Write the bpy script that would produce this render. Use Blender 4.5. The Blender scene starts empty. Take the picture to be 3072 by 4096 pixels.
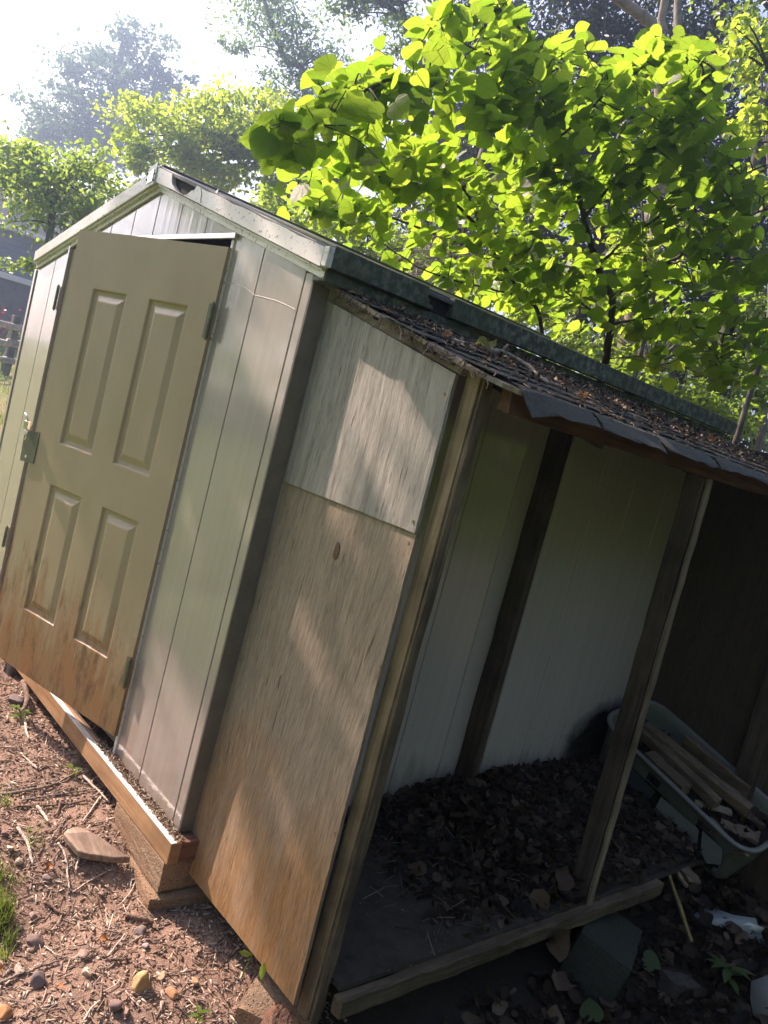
import bpy, math, random
import numpy as np
from mathutils import Vector, Matrix

random.seed(7)
rng = np.random.default_rng(7)
SC = bpy.context.scene
COL = SC.collection
R_ = math.radians

# ------------------------------------------------------------------ camera
CAM = np.array([2.03533231, -1.33910834, 1.37999342])
FPX = 3238.518650583414
CR = np.array([[0.62989027, 0.73487842, 0.25138009],
               [0.24041733, 0.12327833, -0.96280941],
               [-0.73853758, 0.66690041, -0.09902569]])
cd = bpy.data.cameras.new('camera')
co = bpy.data.objects.new('camera', cd)
COL.objects.link(co)
cd.sensor_fit = 'AUTO'
cd.sensor_width = 36.0
cd.lens = FPX / 4096 * 36
cd.clip_start = 0.05
cd.clip_end = 600
mw = Matrix.Identity(4)
for i in range(3):
    mw[i][0] = CR[0][i]
    mw[i][1] = -CR[1][i]
    mw[i][2] = -CR[2][i]
    mw[i][3] = CAM[i]
co.matrix_world = mw
SC.camera = co

# ------------------------------------------------------------------ world, sun, exposure
SUN = np.array([-0.75, -0.23, 0.62])
SUN /= np.linalg.norm(SUN)
wd = bpy.data.worlds.new('World')
SC.world = wd
wd.use_nodes = True
wn = wd.node_tree
for n in list(wn.nodes):
    wn.nodes.remove(n)
sky = wn.nodes.new('ShaderNodeTexSky')
sky.sky_type = 'NISHITA'
sky.sun_disc = False
sky.sun_elevation = math.asin(SUN[2])
sky.sun_rotation = math.atan2(SUN[0], SUN[1]) % (2 * math.pi)
sky.air_density = 1.0
sky.dust_density = 2.2
sky.ozone_density = 1.0
bg = wn.nodes.new('ShaderNodeBackground')
bg.inputs['Strength'].default_value = 0.13
wo = wn.nodes.new('ShaderNodeOutputWorld')
wn.links.new(sky.outputs[0], bg.inputs['Color'])
wn.links.new(bg.outputs[0], wo.inputs['Surface'])
sl = bpy.data.lights.new('sun', 'SUN')
sl.energy = 5.0
sl.angle = R_(0.53)
sl.color = (1.0, 0.93, 0.82)
so = bpy.data.objects.new('sun', sl)
COL.objects.link(so)
so.rotation_euler = Vector(SUN).to_track_quat('Z', 'Y').to_euler()
so.location = (-8, -3, 9)
SC.view_settings.view_transform = 'Standard'
SC.view_settings.look = 'None'
SC.view_settings.gamma = 1.0
SC.view_settings.use_curve_mapping = False
SC.view_settings.exposure = 1.42
# the phone's white balance: the shade comes out neutral to warm
SC.view_settings.use_white_balance = True
SC.view_settings.white_balance_temperature = 7400
SC.view_settings.white_balance_tint = 29
SC.render.engine = 'CYCLES'
SC.cycles.max_bounces = 8
SC.cycles.diffuse_bounces = 4
SC.cycles.transmission_bounces = 6
SC.cycles.sample_clamp_indirect = 6

# ------------------------------------------------------------------ helpers
def ground_z(x, y):
    x = np.asarray(x, float); y = np.asarray(y, float)
    t = np.clip((x - 0.30) / 0.8, 0, 1); t = t * t * (3 - 2 * t)
    z = -0.215 - 0.10 * t
    r = np.clip((0.06 - x) / 0.45, 0, 1); r = r * r * (3 - 2 * r)
    z = z + 0.072 * r
    far = np.clip((-x - 1.3) / 1.0, 0, None)
    z = z + 0.055 * np.minimum(far, 25) * np.clip(far, 0, 1)
    z = z + 0.02 * np.clip(y - 3.0, 0, 30)
    return z

def noise2(x, y, s, seed):
    g = np.random.default_rng(seed).random((257, 257))
    u = np.asarray(x, float) / s; v = np.asarray(y, float) / s
    iu = np.floor(u).astype(int); iv = np.floor(v).astype(int)
    fu = u - iu; fv = v - iv
    fu = fu * fu * (3 - 2 * fu); fv = fv * fv * (3 - 2 * fv)
    a = g[iu % 256, iv % 256]; b = g[(iu + 1) % 256, iv % 256]
    c = g[iu % 256, (iv + 1) % 256]; d = g[(iu + 1) % 256, (iv + 1) % 256]
    return (a * (1 - fu) + b * fu) * (1 - fv) + (c * (1 - fu) + d * fu) * fv - 0.5

def ground_d(x, y):
    """ground height with lumps"""
    return (ground_z(x, y) + 0.05 * noise2(x, y, 0.9, 1) + 0.022 * noise2(x, y, 0.23, 2)
            + 0.012 * noise2(x, y, 0.07, 3) + 0.008 * noise2(x, y, 0.03, 4))

def ray(px, py):
    d = CR.T @ np.array([(px - 1536) / FPX, (py - 2048) / FPX, 1.0])
    return d

def at_t(px, py, t):
    return CAM + ray(px, py) * t

def at_plane(px, py, ax, v):
    d = ray(px, py)
    return CAM + d * ((v - CAM[ax]) / d[ax])

def at_ground(px, py, lift=0.0):
    """the spot of the ground seen in the photograph at a pixel"""
    z = -0.22
    for _ in range(6):
        p = at_plane(px, py, 2, z + lift)
        z = float(ground_d(p[0], p[1]))
    return np.array([p[0], p[1], z + lift])

def project(P):
    P = np.atleast_2d(P)
    q = (P - CAM) @ CR.T
    z = np.where(q[:, 2] > 0.05, q[:, 2], 0.05)
    return np.stack([1536 + FPX * q[:, 0] / z, 2048 + FPX * q[:, 1] / z, q[:, 2]], 1)

BASE = {}
def base_of(o):
    return BASE.get(o.name, np.zeros(3))

def props(o, label=None, cat=None, group=None, kind=None):
    if label: o['label'] = label
    if cat: o['category'] = cat
    if group: o['group'] = group
    if kind: o['kind'] = kind
    return o

def thing(name, loc, label, cat, group=None):
    o = bpy.data.objects.new(name, None)
    COL.objects.link(o)
    o.location = loc
    o.empty_display_size = 0.1
    BASE[o.name] = np.array(loc, float)
    return props(o, label, cat, group)

def mk(name, V, F, mat, parent=None, smooth=False, uv=None, origin=None):
    """mesh from world-space vertices; object origin at its parent's base (or `origin`)"""
    V = np.asarray(V, float).reshape(-1, 3)
    pb = base_of(parent) if parent else np.zeros(3)
    org = np.array(origin, float) if origin is not None else (pb if parent else V.mean(0) * [1, 1, 0] + [0, 0, V[:, 2].min()])
    me = bpy.data.meshes.new(name)
    VV = V - org
    if isinstance(F, np.ndarray):
        nf, k = F.shape
        me.vertices.add(len(VV)); me.vertices.foreach_set('co', VV.astype(np.float32).ravel())
        me.loops.add(nf * k); me.loops.foreach_set('vertex_index', F.astype(np.int32).ravel())
        me.polygons.add(nf)
        me.polygons.foreach_set('loop_start', np.arange(0, nf * k, k, dtype=np.int32))
        me.polygons.foreach_set('loop_total', np.full(nf, k, dtype=np.int32))
        me.update(calc_edges=True)
        if uv is not None:
            l = me.uv_layers.new(name='UVMap')
            l.data.foreach_set('uv', np.asarray(uv, np.float32)[F.ravel()].ravel())
    else:
        me.from_pydata([tuple(v) for v in VV], [], [tuple(int(i) for i in f) for f in F])
        if uv is not None:
            l = me.uv_layers.new(name='UVMap')
            idx = np.zeros(len(me.loops), dtype=np.int32); me.loops.foreach_get('vertex_index', idx)
            l.data.foreach_set('uv', np.asarray(uv, np.float32)[idx].ravel())
        me.update()
    if smooth:
        me.polygons.foreach_set('use_smooth', np.ones(len(me.polygons), dtype=bool))
    if mat: me.materials.append(mat)
    o = bpy.data.objects.new(name, me)
    COL.objects.link(o)
    BASE[o.name] = org
    if parent:
        o.parent = parent
        o.location = org - pb
    else:
        o.location = org
    return o

def bevel(o, w=0.002, seg=2):
    m = o.modifiers.new('bevel', 'BEVEL')
    m.width = w; m.segments = seg; m.limit_method = 'ANGLE'; m.angle_limit = R_(40)
    return o

class MB:
    def __init__(s): s.V = []; s.F = []
    def add(s, V, F):
        o = len(s.V)
        s.V += [tuple(v) for v in V]
        s.F += [tuple(int(i) + o for i in f) for f in F]
        return s
    def box(s, x0, x1, y0, y1, z0, z1):
        return s.add([(x0, y0, z0), (x1, y0, z0), (x1, y1, z0), (x0, y1, z0), (x0, y0, z1), (x1, y0, z1), (x1, y1, z1), (x0, y1, z1)], BOXF)
    def prism(s, pts, ax, a0, a1):
        """polygon in the two axes other than ax, extruded along ax; a0/a1 may be functions"""
        n = len(pts); oth = [i for i in range(3) if i != ax]
        V = []
        for a in (a0, a1):
            for p in pts:
                v = [0, 0, 0]; v[oth[0]] = p[0]; v[oth[1]] = p[1]
                v[ax] = a(p) if callable(a) else a
                V.append(v)
        F = [list(range(n))[::-1], list(range(n, 2 * n))] + [(i, (i + 1) % n, n + (i + 1) % n, n + i) for i in range(n)]
        return s.add(V, F)
    def plank(s, p0, p1, w, h, up=(0, 0, 1), seg=8, jit=0.0015, twist=0.0):
        """a board from p0 to p1, width w across, height h along up, slightly irregular"""
        p0 = np.array(p0, float); p1 = np.array(p1, float)
        d = p1 - p0; d /= np.linalg.norm(d); up = np.array(up, float)
        r = np.cross(d, up); r /= np.linalg.norm(r); u = np.cross(r, d)
        V = []
        for i in range(seg + 1):
            t = i / seg; c = p0 + (p1 - p0) * t; a = twist * t
            rr = r * math.cos(a) + u * math.sin(a); uu = u * math.cos(a) - r * math.sin(a)
            for sx, sz in ((-1, -1), (1, -1), (1, 1), (-1, 1)):
                V.append(c + rr * (sx * w / 2 + random.gauss(0, jit)) + uu * (sz * h / 2 + random.gauss(0, jit)))
        F = [(0, 1, 2, 3), tuple(4 * seg + k for k in (3, 2, 1, 0))]
        for i in range(seg):
            for k in range(4):
                a = 4 * i + k; b = 4 * i + (k + 1) % 4
                F.append((b, a, a + 4, b + 4))
        return s.add(V, F)
    def tube(s, pts, rad, n=6, cap=True, jit=0.0):
        pts = [np.array(p, float) for p in pts]
        if not hasattr(rad, '__len__'): rad = [rad] * len(pts)
        V = []; F = []
        prev = None
        for i, p in enumerate(pts):
            d = pts[min(i + 1, len(pts) - 1)] - pts[max(i - 1, 0)]
            d = d / (np.linalg.norm(d) + 1e-9)
            if prev is None:
                a = np.array([0, 0, 1.0]) if abs(d[2]) < 0.9 else np.array([1.0, 0, 0])
                prev = np.cross(d, a)
            u = prev - d * (prev @ d); u /= np.linalg.norm(u) + 1e-9; prev = u
            v = np.cross(d, u)
            for k in range(n):
                a = 2 * math.pi * k / n
                r = rad[i] * (1 + (random.uniform(-jit, jit) if jit else 0))
                V.append(p + (u * math.cos(a) + v * math.sin(a)) * r)
        for i in range(len(pts) - 1):
            for k in range(n):
                F.append((i * n + k, i * n + (k + 1) % n, (i + 1) * n + (k + 1) % n, (i + 1) * n + k))
        if cap:
            F.append(tuple(range(n))[::-1]); F.append(tuple((len(pts) - 1) * n + k for k in range(n)))
        return s.add(V, F)
    def build(s, name, mat, parent=None, smooth=False, origin=None):
        return mk(name, s.V, s.F, mat, parent, smooth, None, origin)
BOXF = [(0, 3, 2, 1), (4, 5, 6, 7), (0, 1, 5, 4), (1, 2, 6, 5), (2, 3, 7, 6), (3, 0, 4, 7)]

def curve_pts(P, n, wob=0.0):
    """resample a polyline smoothly (Catmull-Rom) with a little wobble"""
    P = [np.array(p, float) for p in P]
    Q = [2 * P[0] - P[1]] + P + [2 * P[-1] - P[-2]]
    out = []
    for i in range(1, len(Q) - 2):
        for k in range(n):
            t = k / n
            a, b, c, d = Q[i - 1], Q[i], Q[i + 1], Q[i + 2]
            out.append(0.5 * (2 * b + (c - a) * t + (2 * a - 5 * b + 4 * c - d) * t * t + (3 * b - a - 3 * c + d) * t ** 3))
    out.append(P[-1])
    if wob:
        for k in range(1, len(out) - 1):
            out[k] = out[k] + np.array([random.gauss(0, wob) for _ in range(3)])
    return out

def frames(nrm, head):
    """rotation matrices (N,3,3) with columns x, y(head), z(normal)"""
    z = nrm / (np.linalg.norm(nrm, axis=1, keepdims=True) + 1e-9)
    y = head - z * np.sum(head * z, 1, keepdims=True)
    y /= np.linalg.norm(y, axis=1, keepdims=True) + 1e-9
    x = np.cross(y, z)
    return np.stack([x, y, z], 2)

def scatter(name, tpl, Rm, T, S, mat, parent=None, smooth=False, kind='stuff', sq=None):
    V, F, UV = tpl
    N = len(T); k = len(V)
    VV = V[None] * np.asarray(S, float).reshape(N, 1, -1)
    W = np.einsum('nij,nkj->nki', Rm, VV) + T[:, None]
    FF = (F[None] + (np.arange(N) * k)[:, None, None]).reshape(-1, F.shape[1])
    uv = np.tile(UV, (N, 1)) if UV is not None else None
    o = mk(name, W.reshape(-1, 3), FF, mat, parent, smooth, uv)
    if kind: o['kind'] = kind
    return o

def rand_unit(n):
    v = rng.normal(size=(n, 3)); return v / np.linalg.norm(v, axis=1, keepdims=True)

# templates -----------------------------------------------------------
def heart_tpl(droop=0.16, fold=0.16):
    o = [(0, 0.0), (0.10, -0.085), (0.27, -0.08), (0.42, 0.04), (0.49, 0.22), (0.47, 0.42), (0.37, 0.62), (0.20, 0.82), (0.06, 0.95), (0, 1.02)]
    mid = [(0, 0.0), (0, 0.30), (0, 0.62), (0, 1.02)]
    V = [(x, y) for x, y in mid]
    r = list(range(len(V), len(V) + len(o) - 2)); V += o[1:-1]
    l = list(range(len(V), len(V) + len(o) - 2)); V += [(-x, y) for x, y in o[1:-1]]
    F = []
    def half(ids, flip):
        seq = [0] + ids + [3]
        mids = [0, 1, 1, 1, 1, 2, 2, 2, 3, 3]
        for i in range(len(seq) - 1):
            a, b = seq[i], seq[i + 1]; m, m2 = mids[i], mids[i + 1]
            for t in ((m, a, b), (m, b, m2)):
                if len(set(t)) == 3:
                    F.append(t if not flip else t[::-1])
    half(r, False); half(l, True)
    V = np.array(V, float) * [1.12, .97]
    z = fold * np.abs(V[:, 0]) - droop * V[:, 1] ** 2 - 0.25 * V[:, 0] ** 2
    uv = np.stack([V[:, 0] + 0.5, V[:, 1]], 1)
    return np.column_stack([V, z]), np.array(F), uv

def oval_tpl(w=0.28, droop=0.15, fold=0.2):
    V = np.array([(0, 0), (w * .9, .35), (w * .7, .7), (0, 1.0), (-w * .7, .7), (-w * .9, .35), (0, .5)], float)
    z = fold * np.abs(V[:, 0]) - droop * V[:, 1] ** 2
    F = np.array([(0, 1, 6), (1, 2, 6), (2, 3, 6), (3, 4, 6), (4, 5, 6), (5, 0, 6)])
    return np.column_stack([V, z]), F, np.stack([V[:, 0] + .5, V[:, 1]], 1)

def quad_tpl(w=0.5, fold=0.25):
    V = np.array([(0, 0, 0), (w / 2, .45, fold * w), (0, 1, 0), (-w / 2, .45, fold * w)], float)
    return V, np.array([(0, 1, 2), (0, 2, 3)]), np.stack([V[:, 0] + .5, V[:, 1]], 1)

def dry_tpl(seed):
    r = np.random.default_rng(seed)
    V = np.array([(0, 0), (.3, .1), (.42, .35), (.33, .6), (.16, .8), (0, 1.0), (-.16, .82), (-.36, .62), (-.4, .33), (-.28, .1), (0, .3), (0, .65)], float)
    V += r.normal(0, .03, V.shape)
    a = 2.1 * V[:, 0]
    z = .62 * np.abs(V[:, 0]) + .26 * np.sin(V[:, 1] * 4 + r.random() * 3) + r.normal(0, .09, len(V))
    V[:, 0] *= .85
    F = np.array([(0, 1, 10), (1, 2, 10), (2, 3, 10), (10, 3, 11), (3, 4, 11), (4, 5, 11), (5, 6, 11), (6, 7, 11), (11, 7, 10), (7, 8, 10), (8, 9, 10), (9, 0, 10)])
    return np.column_stack([V, z]), F, np.stack([V[:, 0] + .5, V[:, 1]], 1)

CHIP = (np.array([(-.5, -.5, -.5), (.5, -.5, -.5), (.5, .5, -.5), (-.5, .5, -.5), (-.35, -.5, .5), (.35, -.5, .5), (.35, .42, .4), (-.35, .42, .4)], float) * [1, 1, 1],
        np.array([(0, 2, 1), (0, 3, 2), (4, 5, 6), (4, 6, 7), (0, 1, 5), (0, 5, 4), (1, 2, 6), (1, 6, 5), (2, 3, 7), (2, 7, 6), (3, 0, 4), (3, 4, 7)]), None)
BLADE = (np.array([(-.5, 0, 0), (.5, 0, 0), (.38, .05, .55), (-.38, .05, .55), (0, .22, 1.0)], float), np.array([(0, 1, 2), (0, 2, 3), (3, 2, 4)]), None)

# materials -----------------------------------------------------------
class Mat:
    def __init__(s, name):
        s.m = bpy.data.materials.new(name); s.m.use_nodes = True
        s.t = s.m.node_tree
        for n in list(s.t.nodes): s.t.nodes.remove(n)
        s.out = s.t.nodes.new('ShaderNodeOutputMaterial')
        s._p = s._g = None
    def n(s, typ, inp=None, **pr):
        nd = s.t.nodes.new('ShaderNode' + typ)
        for k, v in pr.items(): setattr(nd, k, v)
        for k, v in (inp or {}).items(): s.set(nd.inputs[k], v)
        return nd
    def set(s, sock, v):
        if isinstance(v, bpy.types.NodeSocket): s.t.links.new(v, sock)
        else:
            if sock.type == 'RGBA' and len(v) == 3: v = (*v, 1)
            sock.default_value = v
    def geo(s):
        if not s._g: s._g = s.n('NewGeometry')
        return s._g
    def pos(s): return s.geo().outputs['Position']
    def isl(s): return s.geo().outputs['Random Per Island']
    def obj(s): return s.n('TexCoord').outputs['Object']
    def sc(s, vec, scl, loc=(0, 0, 0)):
        return s.n('Mapping', {'Vector': vec, 'Scale': scl, 'Location': loc}).outputs[0]
    def noise(s, vec, scale=1.0, detail=3, rough=.55, dist=0.0):
        return s.n('TexNoise', {'Vector': vec, 'Scale': scale, 'Detail': detail, 'Roughness': rough, 'Distortion': dist}).outputs[0]
    def ramp(s, f, stops, interp='LINEAR'):
        nd = s.n('ValToRGB', {'Fac': f}); cr = nd.color_ramp; cr.interpolation = interp
        while len(cr.elements) < len(stops): cr.elements.new(0.5)
        for e, (p, c) in zip(cr.elements, stops):
            e.position = p
            e.color = (c, c, c, 1) if not hasattr(c, '__len__') else (*c, 1)
        return nd.outputs[0]
    def math(s, op, a, b=0.0, c=0.0):
        nd = s.n('Math', operation=op)
        for i, v in enumerate((a, b, c)): s.set(nd.inputs[i], v)
        return nd.outputs[0]
    def mix(s, f, a, b, mode='MIX'):
        nd = s.n('Mix', data_type='RGBA', blend_type=mode)
        s.set(nd.inputs[0], f); s.set(nd.inputs[6], a); s.set(nd.inputs[7], b)
        return nd.outputs[2]
    def bump(s, h, st=.3, d=.01, nrm=None):
        i = {'Height': h, 'Strength': st, 'Distance': d}
        if nrm is not None: i['Normal'] = nrm
        return s.n('Bump', i).outputs[0]
    def bsdf(s, col, rough=.6, nrm=None, metal=0.0, spec=.5, **kw):
        i = {'Base Color': col, 'Roughness': rough, 'Metallic': metal, 'Specular IOR Level': spec}
        if nrm is not None: i['Normal'] = nrm
        i.update(kw)
        return s.n('BsdfPrincipled', i).outputs[0]
    def done(s, sh):
        s.t.links.new(sh, s.out.inputs['Surface']); return s.m
    def zsep(s):
        return s.n('SeparateXYZ', {'Vector': s.pos()}).outputs

def m_vinyl(name='vinyl_siding', base=(.335, .298, .268), dirt=True, coat=.38):
    m = Mat(name); p = m.pos()
    streak = m.noise(m.sc(p, (38, 38, .8)), 1, 3)
    blot = m.noise(p, 2.2, 3)
    col = m.mix(m.ramp(streak, [(.35, 0), (.7, 1)]), tuple(c * .94 for c in base), tuple(c * 1.05 for c in base))
    col = m.mix(m.ramp(blot, [(.3, 0), (.75, .3)]), col, tuple(c * .82 for c in base))
    # small scuffs and specks
    sp = m.noise(m.sc(p, (1, 1, .45)), 75, 2)
    col = m.mix(m.ramp(sp, [(.70, 0), (.76, .55)]), col, (.16, .12, .09))
    if dirt:
        z = m.zsep()[2]
        n1 = m.noise(m.sc(p, (22, 22, 4)), 1, 5, .65)
        f = m.math('SUBTRACT', m.math('ADD', m.math('MULTIPLY', z, -1.5), m.math('MULTIPLY', n1, 1.5)), .52)
        f = m.ramp(f, [(0, 0), (.55, .85)])
        col = m.mix(f, col, m.mix(n1, (.24, .14, .08), (.33, .25, .175)))
    if not dirt:   # soft edged black patch low on the lean-to wall, grime along its foot
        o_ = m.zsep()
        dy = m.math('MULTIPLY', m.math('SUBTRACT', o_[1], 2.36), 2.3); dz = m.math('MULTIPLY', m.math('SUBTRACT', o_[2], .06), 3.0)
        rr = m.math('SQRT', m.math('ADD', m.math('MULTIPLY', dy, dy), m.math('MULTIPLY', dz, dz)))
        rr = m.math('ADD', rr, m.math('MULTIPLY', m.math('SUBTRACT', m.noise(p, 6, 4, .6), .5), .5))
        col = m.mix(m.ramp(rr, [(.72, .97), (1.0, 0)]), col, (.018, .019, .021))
        gr = m.math('ADD', m.math('MULTIPLY', o_[2], -3.2), m.math('MULTIPLY', m.noise(m.sc(p, (12, 12, 3)), 1, 5, .65), 1.2))
        col = m.mix(m.ramp(gr, [(.1, 0), (.6, .7)]), col, (.13, .105, .075))
    wob = m.noise(m.sc(p, (26, 26, .5)), 1, 2)
    wob2 = m.noise(m.sc(p, (6, 6, 2.2)), 1, 2)
    nrm = m.bump(m.math('ADD', wob, m.math('MULTIPLY', wob2, .8)), .10, .008)
    rg = m.ramp(m.noise(m.sc(p, (16, 16, 1.6)), 1, 4), [(.3, .06), (.75, .17)])
    return m.done(m.bsdf(col, rg, nrm, spec=1.0, **{'Coat Weight': coat, 'Coat Roughness': .07, 'Coat IOR': 1.6}))

def m_door():
    m = Mat('door_paint'); p = m.pos(); z = m.zsep()[2]
    n1 = m.noise(m.sc(p, (22, 22, 4.0)), 1, 7, .74)
    n2 = m.noise(m.sc(p, (5, 5, 2.4)), 1, 4, .6)
    col = m.mix(m.ramp(n2, [(.3, 0), (.75, 1)]), (.365, .285, .19), (.43, .34, .232))
    fine = m.noise(p, 260, 2)
    f = m.math('ADD', m.math('MULTIPLY', z, -2.5), m.math('MULTIPLY', n1, 2.2))
    f1 = m.ramp(m.math('SUBTRACT', f, -.16), [(0, 0), (.75, 1)])
    col = m.mix(f1, col, m.mix(m.ramp(n2, [(.35, 0), (.65, 1)]), (.36, .150, .050), (.30, .185, .085)))
    f2 = m.math('MULTIPLY', m.ramp(m.noise(m.sc(p, (20, 20, 6), (3, 1, 2)), 1, 6, .72), [(.5, 0), (.62, 1)]), m.ramp(m.math('SUBTRACT', f, -.22), [(0, 0), (.3, 1)]))
    col = m.mix(m.math('MULTIPLY', f2, .72), col, (.12, .068, .028))
    nrm = m.bump(m.math('ADD', m.math('MULTIPLY', fine, .15), n1), .10, .004)
    rg = m.ramp(f1, [(0, .38), (1, .75)])
    return m.done(m.bsdf(col, rg, nrm, spec=.45))

def m_white_trim():
    m = Mat('white_trim'); p = m.pos()
    n = m.noise(p, 9, 4); g = m.noise(m.sc(p, (6, 6, 30)), 1, 4)
    col = m.mix(m.ramp(n, [(.35, 0), (.8, .6)]), (.66, .65, .63), (.50, .47, .42))
    col = m.mix(m.ramp(g, [(.6, 0), (.8, .5)]), col, (.30, .26, .21))
    sp = m.noise(p, 62, 3, .6)
    col = m.mix(m.ramp(sp, [(.60, 0), (.66, .85)]), col, (.12, .10, .085))
    return m.done(m.bsdf(col, m.ramp(n, [(.3, .3), (.7, .5)]), m.bump(n, .08, .01)))

def m_moss():
    m = Mat('mossy_fascia'); p = m.pos()
    n = m.noise(p, 34, 5, .7); n2 = m.noise(p, 5, 3)
    col = m.mix(m.ramp(n, [(.45, 0), (.60, 1)]), (.035, .048, .036), (.175, .185, .155))
    col = m.mix(m.ramp(n2, [(.4, 0), (.7, .8)]), col, (.045, .065, .032))
    return m.done(m.bsdf(col, .7, m.bump(n, .3, .004)))

def m_plywood(name, cg=(.335, .315, .28), co=(.36, .25, .15), stripe=.85):
    m = Mat(name); p = m.pos(); z = m.zsep()[2]
    warp = m.noise(m.sc(p, (3, 3, 1.2)), 1, 2)
    pv = m.n('VectorMath', {0: p, 1: m.n('CombineXYZ', {'X': m.math('MULTIPLY', warp, .09), 'Y': 0.0, 'Z': 0.0}).outputs[0]}, operation='ADD').outputs[0]
    g1 = m.noise(m.sc(pv, (170, 20, 15)), 1, 5, .72, .8)
    g2 = m.noise(m.sc(pv, (38, 9, 1.6), (5, 0, 2)), 1, 3, .6)
    blot = m.noise(p, 3.2, 4, .6)
    clay = m.ramp(m.math('ADD', m.math('MULTIPLY', z, -.8), m.math('MULTIPLY', blot, .95)), [(-0.0, 0), (.62, 1)])
    light = m.mix(clay, cg, co)
    dark = m.mix(clay, tuple(c * .46 for c in cg), tuple(c * .48 for c in co))
    col = m.mix(m.ramp(g1, [(.34, .1), (.64, 1)]), dark, light)
    col = m.mix(m.math('MULTIPLY', m.ramp(g2, [(.44, 0), (.60, 1)]), stripe * .55), col, m.mix(g1, tuple(c * 1.0 for c in cg), tuple(c * 1.5 for c in cg)))
    col = m.mix(m.math('MULTIPLY', m.ramp(g2, [(.30, 1), (.42, 0)]), stripe * .5), col, tuple(c * .42 for c in cg))
    crack = m.ramp(m.noise(m.sc(pv, (150, 20, 9), (9, 3, 1)), 1, 4, .6, .6), [(.30, 1), (.36, 0)])
    col = m.mix(m.math('MULTIPLY', crack, .75), col, (.07, .045, .03))
    h = m.math('SUBTRACT', m.math('ADD', g1, m.math('MULTIPLY', g2, .8)), m.math('MULTIPLY', crack, 1.2))
    return m.done(m.bsdf(col, .82, m.bump(h, .75, .004), spec=.25))

def m_timber(name, c1, c2, axis='z', rough=.8, sc=1.0):
    m = Mat(name); p = m.pos()
    s = {'z': (60, 60, 3.2), 'x': (3.2, 60, 60), 'y': (60, 3.2, 60)}[axis]
    s = tuple(v * sc for v in s)
    g = m.noise(m.sc(p, s), 1, 4, .62, .4); b = m.noise(p, 5, 4, .6)
    col = m.mix(m.ramp(g, [(.32, 0), (.66, 1)]), c1, c2)
    col = m.mix(m.ramp(b, [(.42, 0), (.72, .7)]), col, tuple(c * .45 for c in c1))
    kn = m.n('TexVoronoi', {'Vector': m.sc(p, tuple(v * .12 for v in s)), 'Scale': 1.0}).outputs[0]
    col = m.mix(m.ramp(kn, [(.05, .8), (.11, 0)]), col, (.06, .035, .02))
    return m.done(m.bsdf(col, rough, m.bump(g, .5, .004), spec=.25))

def m_plain(name, col, rough=.6, var=.15, scale=12, bump=.1, metal=0.0, spec=.5, spots=None, island=0.0, det=4):
    m = Mat(name); p = m.obj()
    n = m.noise(p, scale, det, .6)
    a = tuple(max(0, c * (1 - var)) for c in col); b = tuple(c * (1 + var) for c in col)
    c = m.mix(m.ramp(n, [(.3, 0), (.7, 1)]), a, b)
    if island:
        c = m.mix(m.math('MULTIPLY', m.isl(), island), c, tuple(v * .35 for v in col))
    if spots:
        sp = m.noise(p, spots[0], 3, .6)
        c = m.mix(m.ramp(sp, [(spots[2], 0), (spots[2] + .06, 1)]), c, spots[1])
    return m.done(m.bsdf(c, rough, m.bump(n, bump, .006), metal, spec))

def m_ramped(name, stops, rough=.8, src='island', spec=.3, bumpn=60, trans=None, bst=.3):
    """colour picked per loose piece"""
    m = Mat(name)
    f = m.isl() if src == 'island' else m.n('ObjectInfo').outputs['Random']
    c = m.ramp(f, stops)
    n = m.noise(m.obj(), bumpn, 3)
    c = m.mix(m.ramp(n, [(.35, .0), (.7, .3)]), c, (.03, .022, .016))
    sh = m.bsdf(c, rough, m.bump(n, bst, .003), spec=spec)
    if trans:
        tr = m.n('BsdfTranslucent', {'Color': m.mix(.5, c, trans)}).outputs[0]
        sh = m.n('MixShader', {0: .4, 1: sh, 2: tr}).outputs[0]
    return m.done(sh)

def m_leaf(name, c1, c2, t1, t2, tf=.5, rough=.42, veins=False, spec=.4):
    m = Mat(name)
    rnd = m.math('FRACT', m.math('ADD', m.isl(), m.n('ObjectInfo').outputs['Random']))
    c = m.mix(rnd, c1, c2); t = m.mix(rnd, t1, t2)
    nrm = None
    if veins:
        uv = m.n('SeparateXYZ', {'Vector': m.n('UVMap').outputs[0]}).outputs
        u = m.math('ABSOLUTE', m.math('SUBTRACT', uv[0], .5))
        ang = m.math('ARCTAN2', u, m.math('ADD', uv[1], .02))
        w = m.math('ABSOLUTE', m.math('SUBTRACT', m.math('FRACT', m.math('ADD', m.math('MULTIPLY', ang, 1.75), .5)), .5))
        v = m.ramp(w, [(0.02, 1), (.10, 0)])
        bl = m.noise(m.obj(), 30, 3)
        t = m.mix(m.math('MULTIPLY', v, .38), t, tuple(x * .5 for x in t1))
        t = m.mix(m.ramp(bl, [(.4, 0), (.75, .3)]), t, tuple(x * .7 for x in t2))
        c = m.mix(m.math('MULTIPLY', v, .35), c, tuple(x * 1.7 for x in c2))
        nrm = m.bump(m.math('ADD', v, m.math('MULTIPLY', bl, 1.2)), .25, .004)
    sh = m.bsdf(c, rough, nrm, spec=spec)
    i = {'Color': t}
    if nrm is not None: i['Normal'] = nrm
    tr = m.n('BsdfTranslucent', i).outputs[0]
    return m.done(m.n('MixShader', {0: tf, 1: sh, 2: tr}).outputs[0])

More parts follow.
